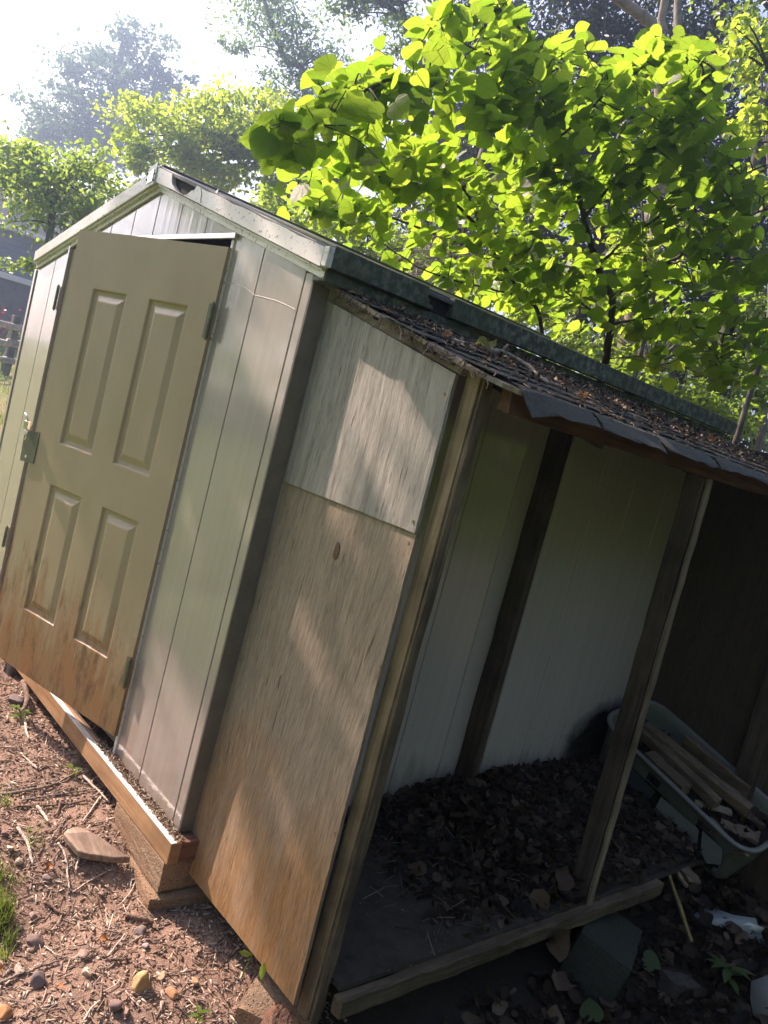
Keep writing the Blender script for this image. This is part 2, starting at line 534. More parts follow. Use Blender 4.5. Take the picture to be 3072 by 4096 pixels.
def m_bark(name, c1, c2, s=(30, 30, 5)):
    m = Mat(name); p = m.pos()
    g = m.noise(m.sc(p, s), 1, 5, .65); b = m.noise(p, 3, 3)
    col = m.mix(m.ramp(g, [(.35, 0), (.68, 1)]), c1, c2)
    col = m.mix(m.ramp(b, [(.45, 0), (.7, .5)]), col, (.20, .21, .17))
    return m.done(m.bsdf(col, .85, m.bump(g, .6, .012), spec=.2))

def m_soil():
    m = Mat('soil'); p = m.pos()
    n = m.noise(p, 40, 6, .7); b = m.noise(p, 2.6, 4, .6); f = m.noise(p, 190, 3)
    col = m.mix(m.ramp(n, [(.3, 0), (.7, 1)]), (.165, .106, .078), (.37, .245, .178))
    col = m.mix(m.ramp(b, [(.45, 0), (.7, .5)]), col, (.29, .165, .11))
    col = m.mix(m.ramp(f, [(.60, 0), (.72, .6)]), col, (.30, .22, .16))
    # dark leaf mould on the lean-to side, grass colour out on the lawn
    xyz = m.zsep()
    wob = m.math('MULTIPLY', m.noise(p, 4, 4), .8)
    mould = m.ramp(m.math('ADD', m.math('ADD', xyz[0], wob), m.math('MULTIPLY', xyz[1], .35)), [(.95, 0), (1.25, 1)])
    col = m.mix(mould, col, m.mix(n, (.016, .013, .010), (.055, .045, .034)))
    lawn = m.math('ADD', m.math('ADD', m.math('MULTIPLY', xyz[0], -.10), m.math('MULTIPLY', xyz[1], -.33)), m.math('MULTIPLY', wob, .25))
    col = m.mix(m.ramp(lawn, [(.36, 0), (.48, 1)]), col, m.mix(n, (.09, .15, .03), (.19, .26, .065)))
    return m.done(m.bsdf(col, .95, m.bump(m.math('ADD', n, m.math('MULTIPLY', f, .5)), .8, .012), spec=.15))

def m_shingle():
    m = Mat('asphalt_shingle'); p = m.pos()
    g = m.noise(p, 330, 3, .7); b = m.noise(p, 9, 5, .7)
    g2 = m.noise(p, 70, 4, .75)
    rnd = m.n('ObjectInfo').outputs['Random']
    col = m.mix(m.ramp(g, [(.35, 0), (.7, 1)]), (.022, .028, .026), (.115, .125, .112))
    col = m.mix(m.ramp(g2, [(.42, 0), (.62, .75)]), col, (.030, .034, .033))
    col = m.mix(m.math('MULTIPLY', rnd, .4), col, (.07, .072, .066))
    col = m.mix(m.ramp(b, [(.5, 0), (.75, .6)]), col, (.055, .062, .042))
    return m.done(m.bsdf(col, .9, m.bump(g, .6, .003), spec=.25))

def m_concrete(name, c, stain=(.26, .13, .06)):
    m = Mat(name); p = m.pos()
    g = m.noise(p, 120, 4, .7); b = m.noise(p, 9, 4, .6)
    col = m.mix(m.ramp(g, [(.3, 0), (.7, 1)]), tuple(x * .7 for x in c), tuple(x * 1.15 for x in c))
    col = m.mix(m.ramp(b, [(.42, 0), (.7, .7)]), col, stain)
    vo = m.n('TexVoronoi', {'Vector': p, 'Scale': 95.0}).outputs[0]
    pit = m.ramp(vo, [(.08, 1), (.3, 0)])
    col = m.mix(m.math('MULTIPLY', pit, .6), col, tuple(x * .35 for x in c))
    h = m.math('SUBTRACT', m.math('ADD', g, m.math('MULTIPLY', b, .8)), m.math('MULTIPLY', pit, .8))
    return m.done(m.bsdf(col, .95, m.bump(h, .9, .006), spec=.2))

VINYL = m_vinyl()
VINYL_IN = m_vinyl('vinyl_brightened', (.58, .525, .49), False, .35)  # same siding, base colour raised to make up for dim light under the lean-to
DOOR = m_door()
WHITE = m_white_trim()
MOSS = m_moss()
PLYT = m_plywood('plywood_weathered')
PLYB = m_plywood('plywood_clay_stained', (.325, .262, .195), (.43, .225, .085), .35)
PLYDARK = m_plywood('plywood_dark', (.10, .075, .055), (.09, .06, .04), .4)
TIM_Y = m_timber('timber_yellow', (.20, .14, .08), (.37, .275, .17), 'z')
TIM_G = m_timber('timber_weathered', (.17, .135, .095), (.36, .30, .23), 'x')
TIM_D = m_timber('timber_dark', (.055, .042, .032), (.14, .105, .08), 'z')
TIM_P = m_timber('timber_post_shaded', (.075, .055, .038), (.24, .18, .12), 'z')
TIM_B = m_timber('timber_beam', (.34, .18, .085), (.46, .28, .15), 'x')
TIM_F = m_timber('timber_floor_edge', (.075, .058, .038), (.185, .145, .095), 'y')
TIM_R = m_timber('timber_red_header', (.10, .048, .032), (.22, .11, .07), 'y')
TIM_S = m_timber('timber_scrap', (.11, .08, .055), (.25, .19, .135), 'x')
DARK = m_plain('dark_void', (.012, .013, .014), .9, .3)
ROOFM = m_plain('shed_roof_sheet', (.075, .08, .08), .6, .3, 14)
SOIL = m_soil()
SHING = m_shingle()
CONC = m_concrete('concrete_clay', (.34, .235, .155))
CONC_D = m_concrete('concrete_mossy', (.050, .056, .046), (.03, .036, .024))
METAL = m_plain('zinc_metal', (.30, .31, .28), .42, .2, 40, .1, .85)
CHROME = m_plain('chrome', (.75, .75, .74), .18, .05, 20, .03, 1.0)
OLIVE = m_plain('olive_steel', (.16, .17, .13), .45, .2, 30, .1, .6)
FLASH = m_plain('aluminium_flashing', (.72, .72, .72), .30, .08, 20, .08, .9)
FLOORM = m_plain('floor_sheet', (.048, .037, .028), .9, .45, 16, .4, spots=(70, (.19, .16, .125), .66), det=6)
SCREW = m_plain('rusty_screw', (.30, .22, .13), .5, .3, 90, .2, .7)

# ------------------------------------------------------------------ ground
def axis_pts(dense, fine, lo, hi):
    a, b = dense
    mid = list(np.arange(a, b + 1e-6, fine))
    L = []; s = fine; x = a
    while x > lo:
        s *= 1.25; x -= s; L.append(x)
    Rr = []; s = fine; x = b
    while x < hi:
        s *= 1.25; x += s; Rr.append(x)
    return np.array(L[::-1] + mid + Rr)
xs = axis_pts((-2.4, 1.6), .016, -140, 140)
ys = axis_pts((-1.0, 3.0), .018, -140, 140)
gx, gy = np.meshgrid(xs, ys, indexing='ij')
gz = ground_d(gx, gy)
nx, ny = gx.shape
idx = np.arange(nx * ny).reshape(nx, ny)
GF = np.stack([idx[:-1, :-1], idx[1:, :-1], idx[1:, 1:], idx[:-1, 1:]], -1).reshape(-1, 4)
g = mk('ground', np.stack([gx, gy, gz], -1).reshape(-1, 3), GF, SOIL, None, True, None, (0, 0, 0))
props(g, 'reddish brown bare soil around the shed, sloping up to a lawn', None, None, 'structure')

# ------------------------------------------------------------------ the shed
SHED = thing('garden_shed', (-1.25, 1.25, -.15), 'narrow beige vinyl garden shed with gable roof and rusty panelled door ajar', 'shed')
AX = -1.2
def zt(x): return 2.160 - .25 * abs(x - AX)          # top of the gable trim
def zw(x): return zt(x) - .093                         # where the wall boards end
GROOVE = .0022
fx = [-2.545, -2.29, -2.09, -1.865, -1.645, -1.415, -1.20, -.98, -.752, -.524, -.311, -.046]
for a, b in zip(fx[:-1], fx[1:]):
    z0 = 0.0 if (b <= -2.08 or a >= -.53) else 1.888
    a2, b2 = a + GROOVE, b - GROOVE
    pts = [(a2, z0), (b2, z0), (b2, zw(b2))]
    if a2 < AX < b2: pts.append((AX, zw(AX)))
    pts.append((a2, zw(a2)))
    bevel(MB().prism(pts, 1, 0.0, .02).build('wall_panel', VINYL, SHED), .0022)
bevel(MB().box(-.046 + GROOVE, .0, 0.0, .044, 0, zw(0)).build('corner_trim', VINYL, SHED), .003)
bevel(MB().box(.0004, .0045, .001, .063, .002, 1.738).build('corner_strip', m_plain('corner_strip_brown', (.165, .145, .12), .5, .2, 14, .1), SHED), .001)  # thin dark brown strip over the side face at the corner
bevel(MB().box(-2.575, -2.545, -.006, .05, -.0, zw(-2.56)).build('corner_trim', VINYL, SHED), .003)
cz = [at_plane(x, y, 1, -.0012) for x, y in [(905, 1131), (945, 1136), (985, 1152), (1018, 1180), (1060, 1190), (1105, 1202), (1150, 1222), (1180, 1238)]]
mb = MB(); mb.tube(cz, .0006, 4); mb.build('crease', m_plain('crease_vinyl', (.55, .52, .48), .4, .1, 20, .05), SHED)
# backing inside the grooves and body
mb = MB()
mb.prism([(-2.54, .01), (-2.09, .01), (-2.09, 1.886), (-.526, 1.886), (-.526, .01), (-.01, .01), (-.01, zw(-.01) - .01), (AX, zw(AX) - .01), (-2.54, zw(-2.54) - .01)], 1, .021, .04)
mb.box(-2.54, -2.50, .041, 2.49, .0, 1.74)
mb.box(-2.499, -.05, 2.45, 2.49, .0, 1.74)
mb.box(-2.499, -.05, .042, 2.449, .0, .02)
mb.build('inner_shell', DARK, SHED)
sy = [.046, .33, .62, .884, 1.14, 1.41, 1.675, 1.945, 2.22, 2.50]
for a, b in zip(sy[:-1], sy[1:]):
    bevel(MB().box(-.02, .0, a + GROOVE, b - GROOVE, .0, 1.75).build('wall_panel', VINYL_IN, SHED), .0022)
MB().box(-.035, -.021, .05, 2.495, .0, 1.75).build('side_backing', DARK, SHED)
for a, b in [(.05, 1.6), (1.6, 2.5)]:
    bevel(MB().box(-2.565, -2.541, a + .002, b - .002, 0.0, 1.75).build('wall_panel', VINYL, SHED), .002)
# roof slopes
for sgn in (-1, 1):
    xe = AX + sgn * 1.285
    mb = MB()
    mb.prism([(AX + sgn * .001, zt(AX) - .022), (xe, zt(xe) - .020), (xe, zt(xe) - .006), (AX + sgn * .001, zt(AX) - .005)], 1, -.030, 2.53)
    bevel(mb.build('roof_slope', ROOFM, SHED), .003)
mb = MB(); mb.tube([(AX, y, zt(AX) - .008) for y in (-.02, .8, 1.7, 2.53)], .014, 8); mb.build('ridge_cap', ROOFM, SHED)
# front gable trim: frieze (thin) and fascia (proud of it)
for sgn, nm in ((-1, 'left'), (1, 'right')):
    xe = .064 if sgn > 0 else -2.540
    fr = [(AX, zt(AX) - .098), (xe, zt(xe) - .098), (xe, zt(xe) - .062), (AX, zt(AX) - .062)]
    bevel(MB().prism(fr, 1, -.011, -.0005).build('frieze_board', WHITE, SHED), .002)
    if sgn < 0:
        fa = [(AX, zt(AX) - .07), (xe, zt(xe) - .066), (xe, zt(xe) - .012), (AX, zt(AX) - .012)]
        bevel(MB().prism(fa, 1, -.032, -.0115).build('gable_fascia', WHITE, SHED), .003)
    else:
        low = [(AX + .001, zt(AX) - .07)] + [(x, zt(x) - .067) for x in np.linspace(AX + .1, xe, 14)]
        # the bite torn out of the top edge next to the ridge
        bite = [(-1.062, .012), (-1.057, .030), (-1.046, .047), (-1.022, .055), (-.997, .0640), (-.962, .0668), (-.922, .0662), (-.896, .058), (-.876, .046), (-.862, .037), (-.842, .031), (-.828, .012)]
        top = [(AX + .001, zt(AX) - .012)] + [(x, zt(x) - d) for x, d in bite] + [(x, zt(x) - .012 - (.004 if i % 3 == 0 else 0)) for i, x in enumerate(np.linspace(-.75, xe, 12))]
        lx = [p[0] for p in low]
        V = []; F = []
        # strip between matched lower/upper points
        up = top; lo = [(x, zt(x) - (.0675)) for x, _ in up]
        lo[0] = (AX + .001, zt(AX) - .07)
        for yy in (-.033, -.0145):
            V += [(x, yy, z) for x, z in up] + [(x, yy, min(z, uz - .0006)) for (x, z), (ux, uz) in zip(lo, up)]
        n = len(up)
        for i in range(n - 1):
            F.append((i + 1, i, n + i, n + i + 1)); o2 = 2 * n
            F.append((o2 + i, o2 + i + 1, o2 + n + i + 1, o2 + n + i))
            F.append((i, i + 1, o2 + i + 1, o2 + i)); F.append((n + i + 1, n + i, o2 + n + i, o2 + n + i + 1))
        F.append((0, 2 * n, 3 * n, n)); F.append((n - 1, 2 * n - 1, 4 * n - 1, 3 * n - 1))
        fo = mk('gable_fascia', V, F, WHITE, SHED)
        fo['label'] = 'right gable fascia with a hole torn out near the ridge'
# black sheet painting the shade inside the torn fascia
MB().prism([(-1.10, zt(-1.1) - .074), (-.80, zt(-.8) - .074), (-.80, zt(-.8) - .014), (-1.10, zt(-1.1) - .014)], 1, -.0138, -.0118).build('hollow_shade_sheet', DARK, SHED)
# thin bottom lips of the fascias
for sgn in (-1, 1):
    xe = .064 if sgn > 0 else -2.540
    pts = [(AX + sgn * .004, zt(AX) - .080), (xe, zt(xe) - .0765), (xe, zt(xe) - .0705), (AX + sgn * .004, zt(AX) - .0725)]
    bevel(MB().prism(pts, 1, -.024, -.0115).build('fascia_lip', WHITE, SHED), .0015)
# ridge end cap with a stamped plate and rivets
cap = [(-1.285, zt(-1.285) - .075), (-1.21, zt(-1.21) - .077), (-1.206, zt(-1.206) + .010), (-1.285, zt(-1.285) + .008)]
bevel(MB().prism(cap, 1, -.038, -.0325).build('ridge_end_cap', WHITE, SHED), .002)
pl = [(-1.270, zt(-1.27) - .060), (-1.222, zt(-1.222) - .062), (-1.222, zt(-1.222) - .012), (-1.270, zt(-1.27) - .014)]
bevel(MB().prism(pl, 1, -.0405, -.0382).build('stamped_plate', FLASH, SHED), .001)
mb = MB()
for x, d in [(-1.278, .040), (-1.214, .036), (-1.214, .06), (-1.278, .016)]:
    mb.tube([(x, -.038, zt(x) - d), (x, -.042, zt(x) - d)], .004, 7)
mb.build('rivets', DARK, SHED)
# standing shard and a crack on the right fascia
fl = mk('standing_shard', [(-.705, -.03, zt(-.7) - .02), (-.665, -.03, zt(-.66) - .016), (-.655, -.033, zt(-.66) + .025), (-.668, -.026, zt(-.67) + .012)], [(0, 1, 2, 3)], WHITE, SHED)
fl.modifiers.new('t', 'SOLIDIFY').thickness = .002
mb = MB(); mb.tube([(-.79, -.0335, zt(-.79) - .016), (-.775, -.0335, zt(-.775) - .030), (-.772, -.0335, zt(-.77) - .05), (-.765, -.0335, zt(-.765) - .062)], .0013, 4)
mb.build('fascia_crack', DARK, SHED)
# eave fascia along the side (mossy), its gap and the trim band below
def ragged_strip(name, y0, y1, rag0, mat):
    up = [(y0 + (random.uniform(-.02, .012) if rag0 and i in (1, 2, 3) else 0), z) for i, z in enumerate(np.linspace(1.842, 1.779, 6))]
    pts = up + [(y1, 1.779), (y1, 1.842)]
    return bevel(MB().prism([(p[0], p[1]) for p in pts], 0, .064, .090).build(name, mat, SHED), .002)
bevel(MB().box(.0645, .0905, -.0325, -.0115, 1.7775, 1.834).build('fascia_corner', WHITE, SHED), .002)
pts = [(-.011, 1.842), (.368, 1.842), (.362, 1.832), (.374, 1.825), (.368, 1.812), (.384, 1.804), (.379, 1.796), (.398, 1.79), (.405, 1.779), (-.011, 1.779)]
bevel(MB().prism(pts, 0, .064, .090).build('eave_fascia', MOSS, SHED), .002)
bevel(MB().box(.064, .0905, .485, 2.512, 1.779, 1.842).build('eave_fascia', MOSS, SHED), .002)
MB().box(.045, .0625, .30, .60, 1.779, 1.842).build('eave_channel', DARK, SHED)
mb = MB()
for y in (.42, .458):
    mb.tube([(.0626, y, 1.81), (.0655, y, 1.81)], .017, 14)
mb.build('channel_hole_discs', DARK, SHED)  # black discs paint the dark of two holes
bevel(MB().box(.004, .070, -.010, 2.505, 1.742, 1.776).build('eave_trim_band', MOSS, SHED), .003)
bevel(MB().box(.064, .092, 2.514, 2.535, 1.785, 1.835).build('eave_fascia_end', MOSS, SHED), .002)
# door opening trim
bevel(MB().box(-2.10, -.50, -.014, -.001, 1.868, 1.886).build('door_header', FLASH, SHED), .002)
bevel(MB().box(-.530, -.513, -.006, .018, .0, 1.866).build('door_jamb', WHITE, SHED), .002)
bevel(MB().box(-2.105, -2.085, -.012, .018, .0, 1.866).build('door_jamb', VINYL, SHED), .002)
# sill beam, flashing, blocks of debris
bm = MB().box(-2.5, .058, -.05, -.012, -.067, .003).build('sill_beam', TIM_B, SHED); bevel(bm, .003)
bevel(MB().box(.005, .057, -.0115, .062, -.066, .001).build('sill_beam_end', TIM_R, SHED), .002)
bevel(MB().box(-2.5, .059, -.051, -.030, .0035, .0065).build('sill_flashing', m_plain('flashing_dull', (.62, .60, .57), .6, .15, 30, .1, .25), SHED), .0008)
bevel(MB().box(-2.5, -.0, -.029, -.001, -.03, .002).build('sill_ledge', TIM_D, SHED), .002)
MB().box(-.019, .0015, .065, 2.5, -.06, -.0005).build('side_sill', TIM_D, SHED)
# debris lying in the groove along the wall foot
N = 900
T = np.column_stack([rng.uniform(-.62, .05, N), rng.uniform(-.036, -.002, N), .004 + rng.random(N) * .012])
nr = rand_unit(N) + [0, 0, 1.2]
CHIPM = m_ramped('chip_debris', [(0, (.10, .066, .045)), (.35, (.23, .155, .10)), (.7, (.34, .25, .17)), (.9, (.46, .38, .29)), (1, (.55, .48, .40))])
scatter('sill_debris', CHIP, frames(nr, rand_unit(N)), T, np.column_stack([rng.uniform(.0015, .004, N), rng.uniform(.005, .016, N), rng.uniform(.001, .003, N)]), CHIPM, SHED)

# --- door leaves
TH = R_(14.0)
DL = np.array([-math.cos(TH), -math.sin(TH), 0]); DN = np.array([math.sin(TH), -math.cos(TH), 0])
DH = np.array([-.515, -.02, 0])
DW, DZ0, DZ1, DT = .858, .079, 1.836, .036
def dp(s, n, z): return DH + DL * s + DN * n + np.array([0, 0, z])
PANELS = [(.482, .698, 1.002, 1.624), (.133, .355, 1.001, 1.623), (.470, .688, .322, .842), (.125, .342, .318, .840)]
# both columns and rows share one grid so the face is watertight
cs = [0.0, .129, .349, .476, .693, DW]
rs = [DZ0, .320, .841, 1.002, 1.6235, DZ1]
def build_leaf(P, parent, mats):
    mb = MB()
    # back, edges
    c = [P(0, 0, DZ0), P(DW, 0, DZ0), P(DW, 0, DZ1), P(0, 0, DZ1), P(0, -DT, DZ0), P(DW, -DT, DZ0), P(DW, -DT, DZ1), P(0, -DT, DZ1)]
    mb.add(c, [(4, 5, 6, 7), (0, 4, 7, 3), (1, 2, 6, 5), (0, 1, 5, 4), (3, 7, 6, 2)])
    hole = {(1, 1), (3, 1), (1, 3), (3, 3)}
    for i in range(5):
        for j in range(5):
            if (i, j) in hole: continue
            mb.add([P(cs[i], 0, rs[j]), P(cs[i + 1], 0, rs[j]), P(cs[i + 1], 0, rs[j + 1]), P(cs[i], 0, rs[j + 1])], [(0, 1, 2, 3)])
    leaf = mb.build('door', mats, parent)
    for (i, j) in sorted(hole):
        s0, s1, z0, z1 = cs[i], cs[i + 1], rs[j], rs[j + 1]
        prof = [(0, 0), (.004, -.001), (.009, -.011), (.020, -.013), (.025, -.0125), (.047, -.002), (.052, -.001)]
        V = []; F = []
        for (ins, dep) in prof:
            V += [P(s0 + ins, dep, z0 + ins), P(s1 - ins, dep, z0 + ins), P(s1 - ins, dep, z1 - ins), P(s0 + ins, dep, z1 - ins)]
        for k in range(len(prof) - 1):
            for q in range(4):
                a = 4 * k + q; b = 4 * k + (q + 1) % 4
                F.append((a, b, b + 4, a + 4))
        k = 4 * (len(prof) - 1); F.append((k, k + 1, k + 2, k + 3))
        mk('raised_panel', V, F, mats, leaf)
    return leaf
leaf = build_leaf(dp, SHED, DOOR)
leaf['label'] = 'tan four panel door standing ajar, rusty and clay stained at its foot'
def leftdp(s, n, z): return np.array([-2.08 + s * .88, .004 - n * -1 * -1, z])
leaf2 = build_leaf(leftdp, SHED, DOOR)
leaf2['label'] = 'closed left door leaf behind the open one'
def hinge(P, s, z0, z1, parent, sg=1):
    mb = MB()
    k = 5
    for i in range(k):
        a = z0 + (z1 - z0) * i / k; b = z0 + (z1 - z0) * (i + 1) / k - .0015
        mb.tube([P(s, .008, a), P(s, .008, b)], .0075, 8)
    mb.tube([P(s, .008, z0 - .006), P(s, .008, z1 + .006)], .004, 6)
    mb.add([P(s + sg * .004, .0025, z0), P(s + sg * .026, .0025, z0), P(s + sg * .026, .0025, z1), P(s + sg * .004, .0025, z1),
            P(s + sg * .004, .0005, z0), P(s + sg * .026, .0005, z0), P(s + sg * .026, .0005, z1), P(s + sg * .004, .0005, z1)], BOXF)
    return mb.build('hinge', OLIVE, parent)
hinge(dp, -.001, 1.523, 1.642, leaf); hinge(dp, -.001, .268, .374, leaf)
def wp(s, n, z): return np.array([-2.10 + s, -.014 - n, z])
for z0, z1 in [(1.535, 1.65), (.34, .44)]:
    h = hinge(wp, .0, z0, z1, leaf2, -1)
# hasp on the swinging edge
mb = MB()
hx = DW + .001
mb.add([dp(hx - .03, .004, .888), dp(hx + .066, .004, .880), dp(hx + .074, .004, .985), dp(hx + .03, .004, 1.012), dp(hx - .03, .004, 1.018),
        dp(hx - .03, .0015, .888), dp(hx + .066, .0015, .880), dp(hx + .074, .0015, .985), dp(hx + .03, .0015, 1.012), dp(hx - .03, .0015, 1.018)],
       [(0, 1, 2, 3, 4), (9, 8, 7, 6, 5)] + [(i, (i + 1) % 5 + 0, (i + 1) % 5 + 5, i + 5) for i in range(5)])
hs = mb.build('hasp', OLIVE, leaf)
mb = MB(); mb.tube([dp(hx + .03, .0045, .905), dp(hx + .03, .0052, .905)], .0065, 12); mb.build('hasp_hole', WHITE, leaf)
mb = MB()
mb.add([dp(hx + .066, .003, .880), dp(hx + .098, -.035, .925), dp(hx + .10, -.035, 1.03), dp(hx + .074, .003, .985),
        dp(hx + .064, .001, .880), dp(hx + .096, -.037, .925), dp(hx + .098, -.037, 1.03), dp(hx + .072, .001, .985)], BOXF)
mb.build('hasp_strap', METAL, leaf)
# padlock hooked through the hasp
lk = thing('padlock', tuple(dp(hx + .05, .01, .98)), 'small chrome padlock hooked open through the hasp of the shed door', 'padlock')
mb = MB()
c = dp(hx + .055, .012, 1.028)
mb.add([c + DL * a + DN * b + np.array([0, 0, z]) for z in (-.018, .018) for a, b in ((-.014, -.008), (.014, -.008), (.014, .008), (-.014, .008))], BOXF)
bevel(mb.build('lock_body', CHROME, lk), .003)
arc = [c + DL * (.0 - .020 * math.sin(a)) + DN * (.004) + np.array([0, 0, -.018 - .022 * (1 - math.cos(a))]) for a in np.linspace(0, 2.6, 9)]
mb = MB(); mb.tube(arc, .004, 7); mb.build('shackle', CHROME, lk, True)
mb = MB(); mb.tube([c + np.array([0, 0, .018]), c + DL * .012 + np.array([0, 0, .035]), c + DL * .03 + np.array([0, 0, .045])], [.005, .006, .004], 7); mb.build('lock_tongue', CHROME, lk, True)

# ------------------------------------------------------------------ the lean-to
LT = thing('lean_to', (.36, 1.2, -.15), 'rotting plywood lean-to with shingled roof built against the right side of the shed', 'lean-to')
def plyy(z): return .072 - .028 * np.clip((1.15 - z) / 1.3, 0, 1)      # the lower sheet kicks forward
def zr(x): return 1.752 - .27 * x                                         # top of roof deck
# upper sheet
def sheet(name, corners, yf, th, mat, nxs=14, nzs=20, edge=.0012):
    """grid sheet in x-z between left/right edges, slightly cupped"""
    (bl, br, tr, tl) = corners
    V = []; F = []
    for side in (0, 1):
        for j in range(nzs + 1):
            v = j / nzs
            for i in range(nxs + 1):
                u = i / nxs
                x = (bl[0] * (1 - u) + br[0] * u) * (1 - v) + (tl[0] * (1 - u) + tr[0] * u) * v
                z = (bl[1] * (1 - u) + br[1] * u) * (1 - v) + (tl[1] * (1 - u) + tr[1] * u) * v
                if i in (0, nxs): x += random.gauss(0, edge * .5)
                if j in (0,): z += random.gauss(0, edge * .35)
                V.append((x, float(yf(z)) + side * th + .0015 * math.sin(u * 3.1), z))
    M = (nxs + 1) * (nzs + 1)
    for j in range(nzs):
        for i in range(nxs):
            a = j * (nxs + 1) + i; q = (a, a + 1, a + nxs + 2, a + nxs + 1)
            F.append(q); F.append(tuple(M + k for k in q[::-1]))
    edge_ids = [i for i in range(nxs + 1)] + [j * (nxs + 1) + nxs for j in range(1, nzs + 1)] + [nzs * (nxs + 1) + i for i in range(nxs - 1, -1, -1)] + [j * (nxs + 1) for j in range(nzs - 1, 0, -1)]
    for a, b in zip(edge_ids, edge_ids[1:] + edge_ids[:1]):
        F.append((b, a, a + M, b + M))
    return mk(name, V, F, mat, LT)
sheet('plywood_sheet', [(.003, 1.149), (.609, 1.149), (.605, 1.552), (.004, 1.704)], lambda z: .0655, .011, PLYT)['label'] = 'upper grey plywood sheet with stripes of dark grain'
sheet('plywood_sheet', [(.003, -.118), (.645, -.118), (.609, 1.1475), (.003, 1.1475)], plyy, .011, PLYB)['label'] = 'lower plywood sheet stained orange by clay at its foot'
mb = MB()
for x, z in [(.594, 1.175), (.590, 1.12), (.612, .80), (.02, 1.60), (.585, 1.50), (.62, .35), (.632, .02), (.03, 1.66)]:
    y = .065 if z > 1.15 else float(plyy(z))
    mb.tube([(x, y - .0015, z), (x, y + .001, z)], .0042, 9)
mb.build('screw_heads', SCREW, LT)
# knot in the lower sheet
kp = at_plane(1348, 2203, 1, .071)
mb = MB()
ring = [(kp[0] + .011 * math.cos(a) * (1 - .3 * math.sin(a)), float(plyy(kp[2])) - .0008, kp[2] + .026 * math.sin(a)) for a in np.linspace(0, 2 * math.pi, 13)[:-1]]
KNOT = m_plain('knot_wood', (.12, .065, .035), .8, .5, 160, .6)
mb.add(ring + [(kp[0], float(plyy(kp[2])) - .0022, kp[2])], [(i, (i + 1) % 12, 12) for i in range(12)])
mb.build('knot', KNOT, LT)
# trim board under the roof edge, corner post, dark gap strip
bevel(MB().prism([(.012, 1.700), (.607, 1.5535), (.604, 1.592), (.30, 1.664), (.09, 1.718), (.014, 1.740)], 1, .0785, .108).build('trim_board', TIM_G, LT), .003)
mb = MB(); mb.plank((.640, .104, -.165), (.630, .120, 1.578), .047, .034, (0, 1, 0), 16, .0009)
po = mb.build('corner_post', TIM_Y, LT); bevel(po, .003)
mb = MB(); mb.plank((.6705, .110, -.165), (.660, .126, 1.56), .010, .034, (0, 1, 0), 18, .0022)
bevel(mb.build('corner_post_shade', TIM_P, LT), .002)  # dark plank paints the shade on the post's outer side
mb = MB(); mb.plank((.662, .076, -.16), (.606, .0905, 1.535), .014, .010, (0, 1, 0), 6, .0006)
# header, rafters, stud and mid post
mb = MB(); mb.plank((.706, .15, 1.523), (.706, 2.47, 1.523), .036, .062, (0, 0, 1), 22, .0022)
bevel(mb.build('header_beam', TIM_R, LT), .003)
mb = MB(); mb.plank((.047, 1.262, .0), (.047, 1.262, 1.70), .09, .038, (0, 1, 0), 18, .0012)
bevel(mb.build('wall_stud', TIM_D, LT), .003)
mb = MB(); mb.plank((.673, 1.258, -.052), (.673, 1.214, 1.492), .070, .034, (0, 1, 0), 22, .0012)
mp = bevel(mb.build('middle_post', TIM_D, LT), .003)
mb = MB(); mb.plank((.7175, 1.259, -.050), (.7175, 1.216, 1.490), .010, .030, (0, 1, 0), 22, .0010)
bevel(mb.build('post_lit_face', m_timber('timber_lit_face', (.15, .115, .08), (.34, .27, .19), 'z'), mp), .002)  # paler strip paints the light on the post's outer face
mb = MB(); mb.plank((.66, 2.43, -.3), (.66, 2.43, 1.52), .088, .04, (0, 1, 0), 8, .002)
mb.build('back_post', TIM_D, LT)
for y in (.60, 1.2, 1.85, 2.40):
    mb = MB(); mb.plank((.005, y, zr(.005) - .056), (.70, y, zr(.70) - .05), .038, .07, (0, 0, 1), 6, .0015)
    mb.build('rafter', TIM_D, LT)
# roof deck with ragged front and torn corner
edge = [(.02, .060), (.10, .052), (.18, .058), (.26, .050), (.34, .060), (.42, .064), (.50, .056), (.57, .066), (.64, .060), (.68, .072), (.705, .09), (.725, .105), (.735, .135), (.745, .145), (.752, .175), (.762, .19), (.766, .215)]
poly = edge + [(.766, 2.50), (.02, 2.50)]
mb = MB()
n = len(poly)
V = [(x, y, zr(x)) for x, y in poly] + [(x, y, zr(x) - .012) for x, y in poly]
mb.add(V, [tuple(range(n)), tuple(range(2 * n - 1, n - 1, -1))] + [((i + 1) % n, i, n + i, n + (i + 1) % n) for i in range(n)])
mb.build('roof_deck', TIM_G, LT)
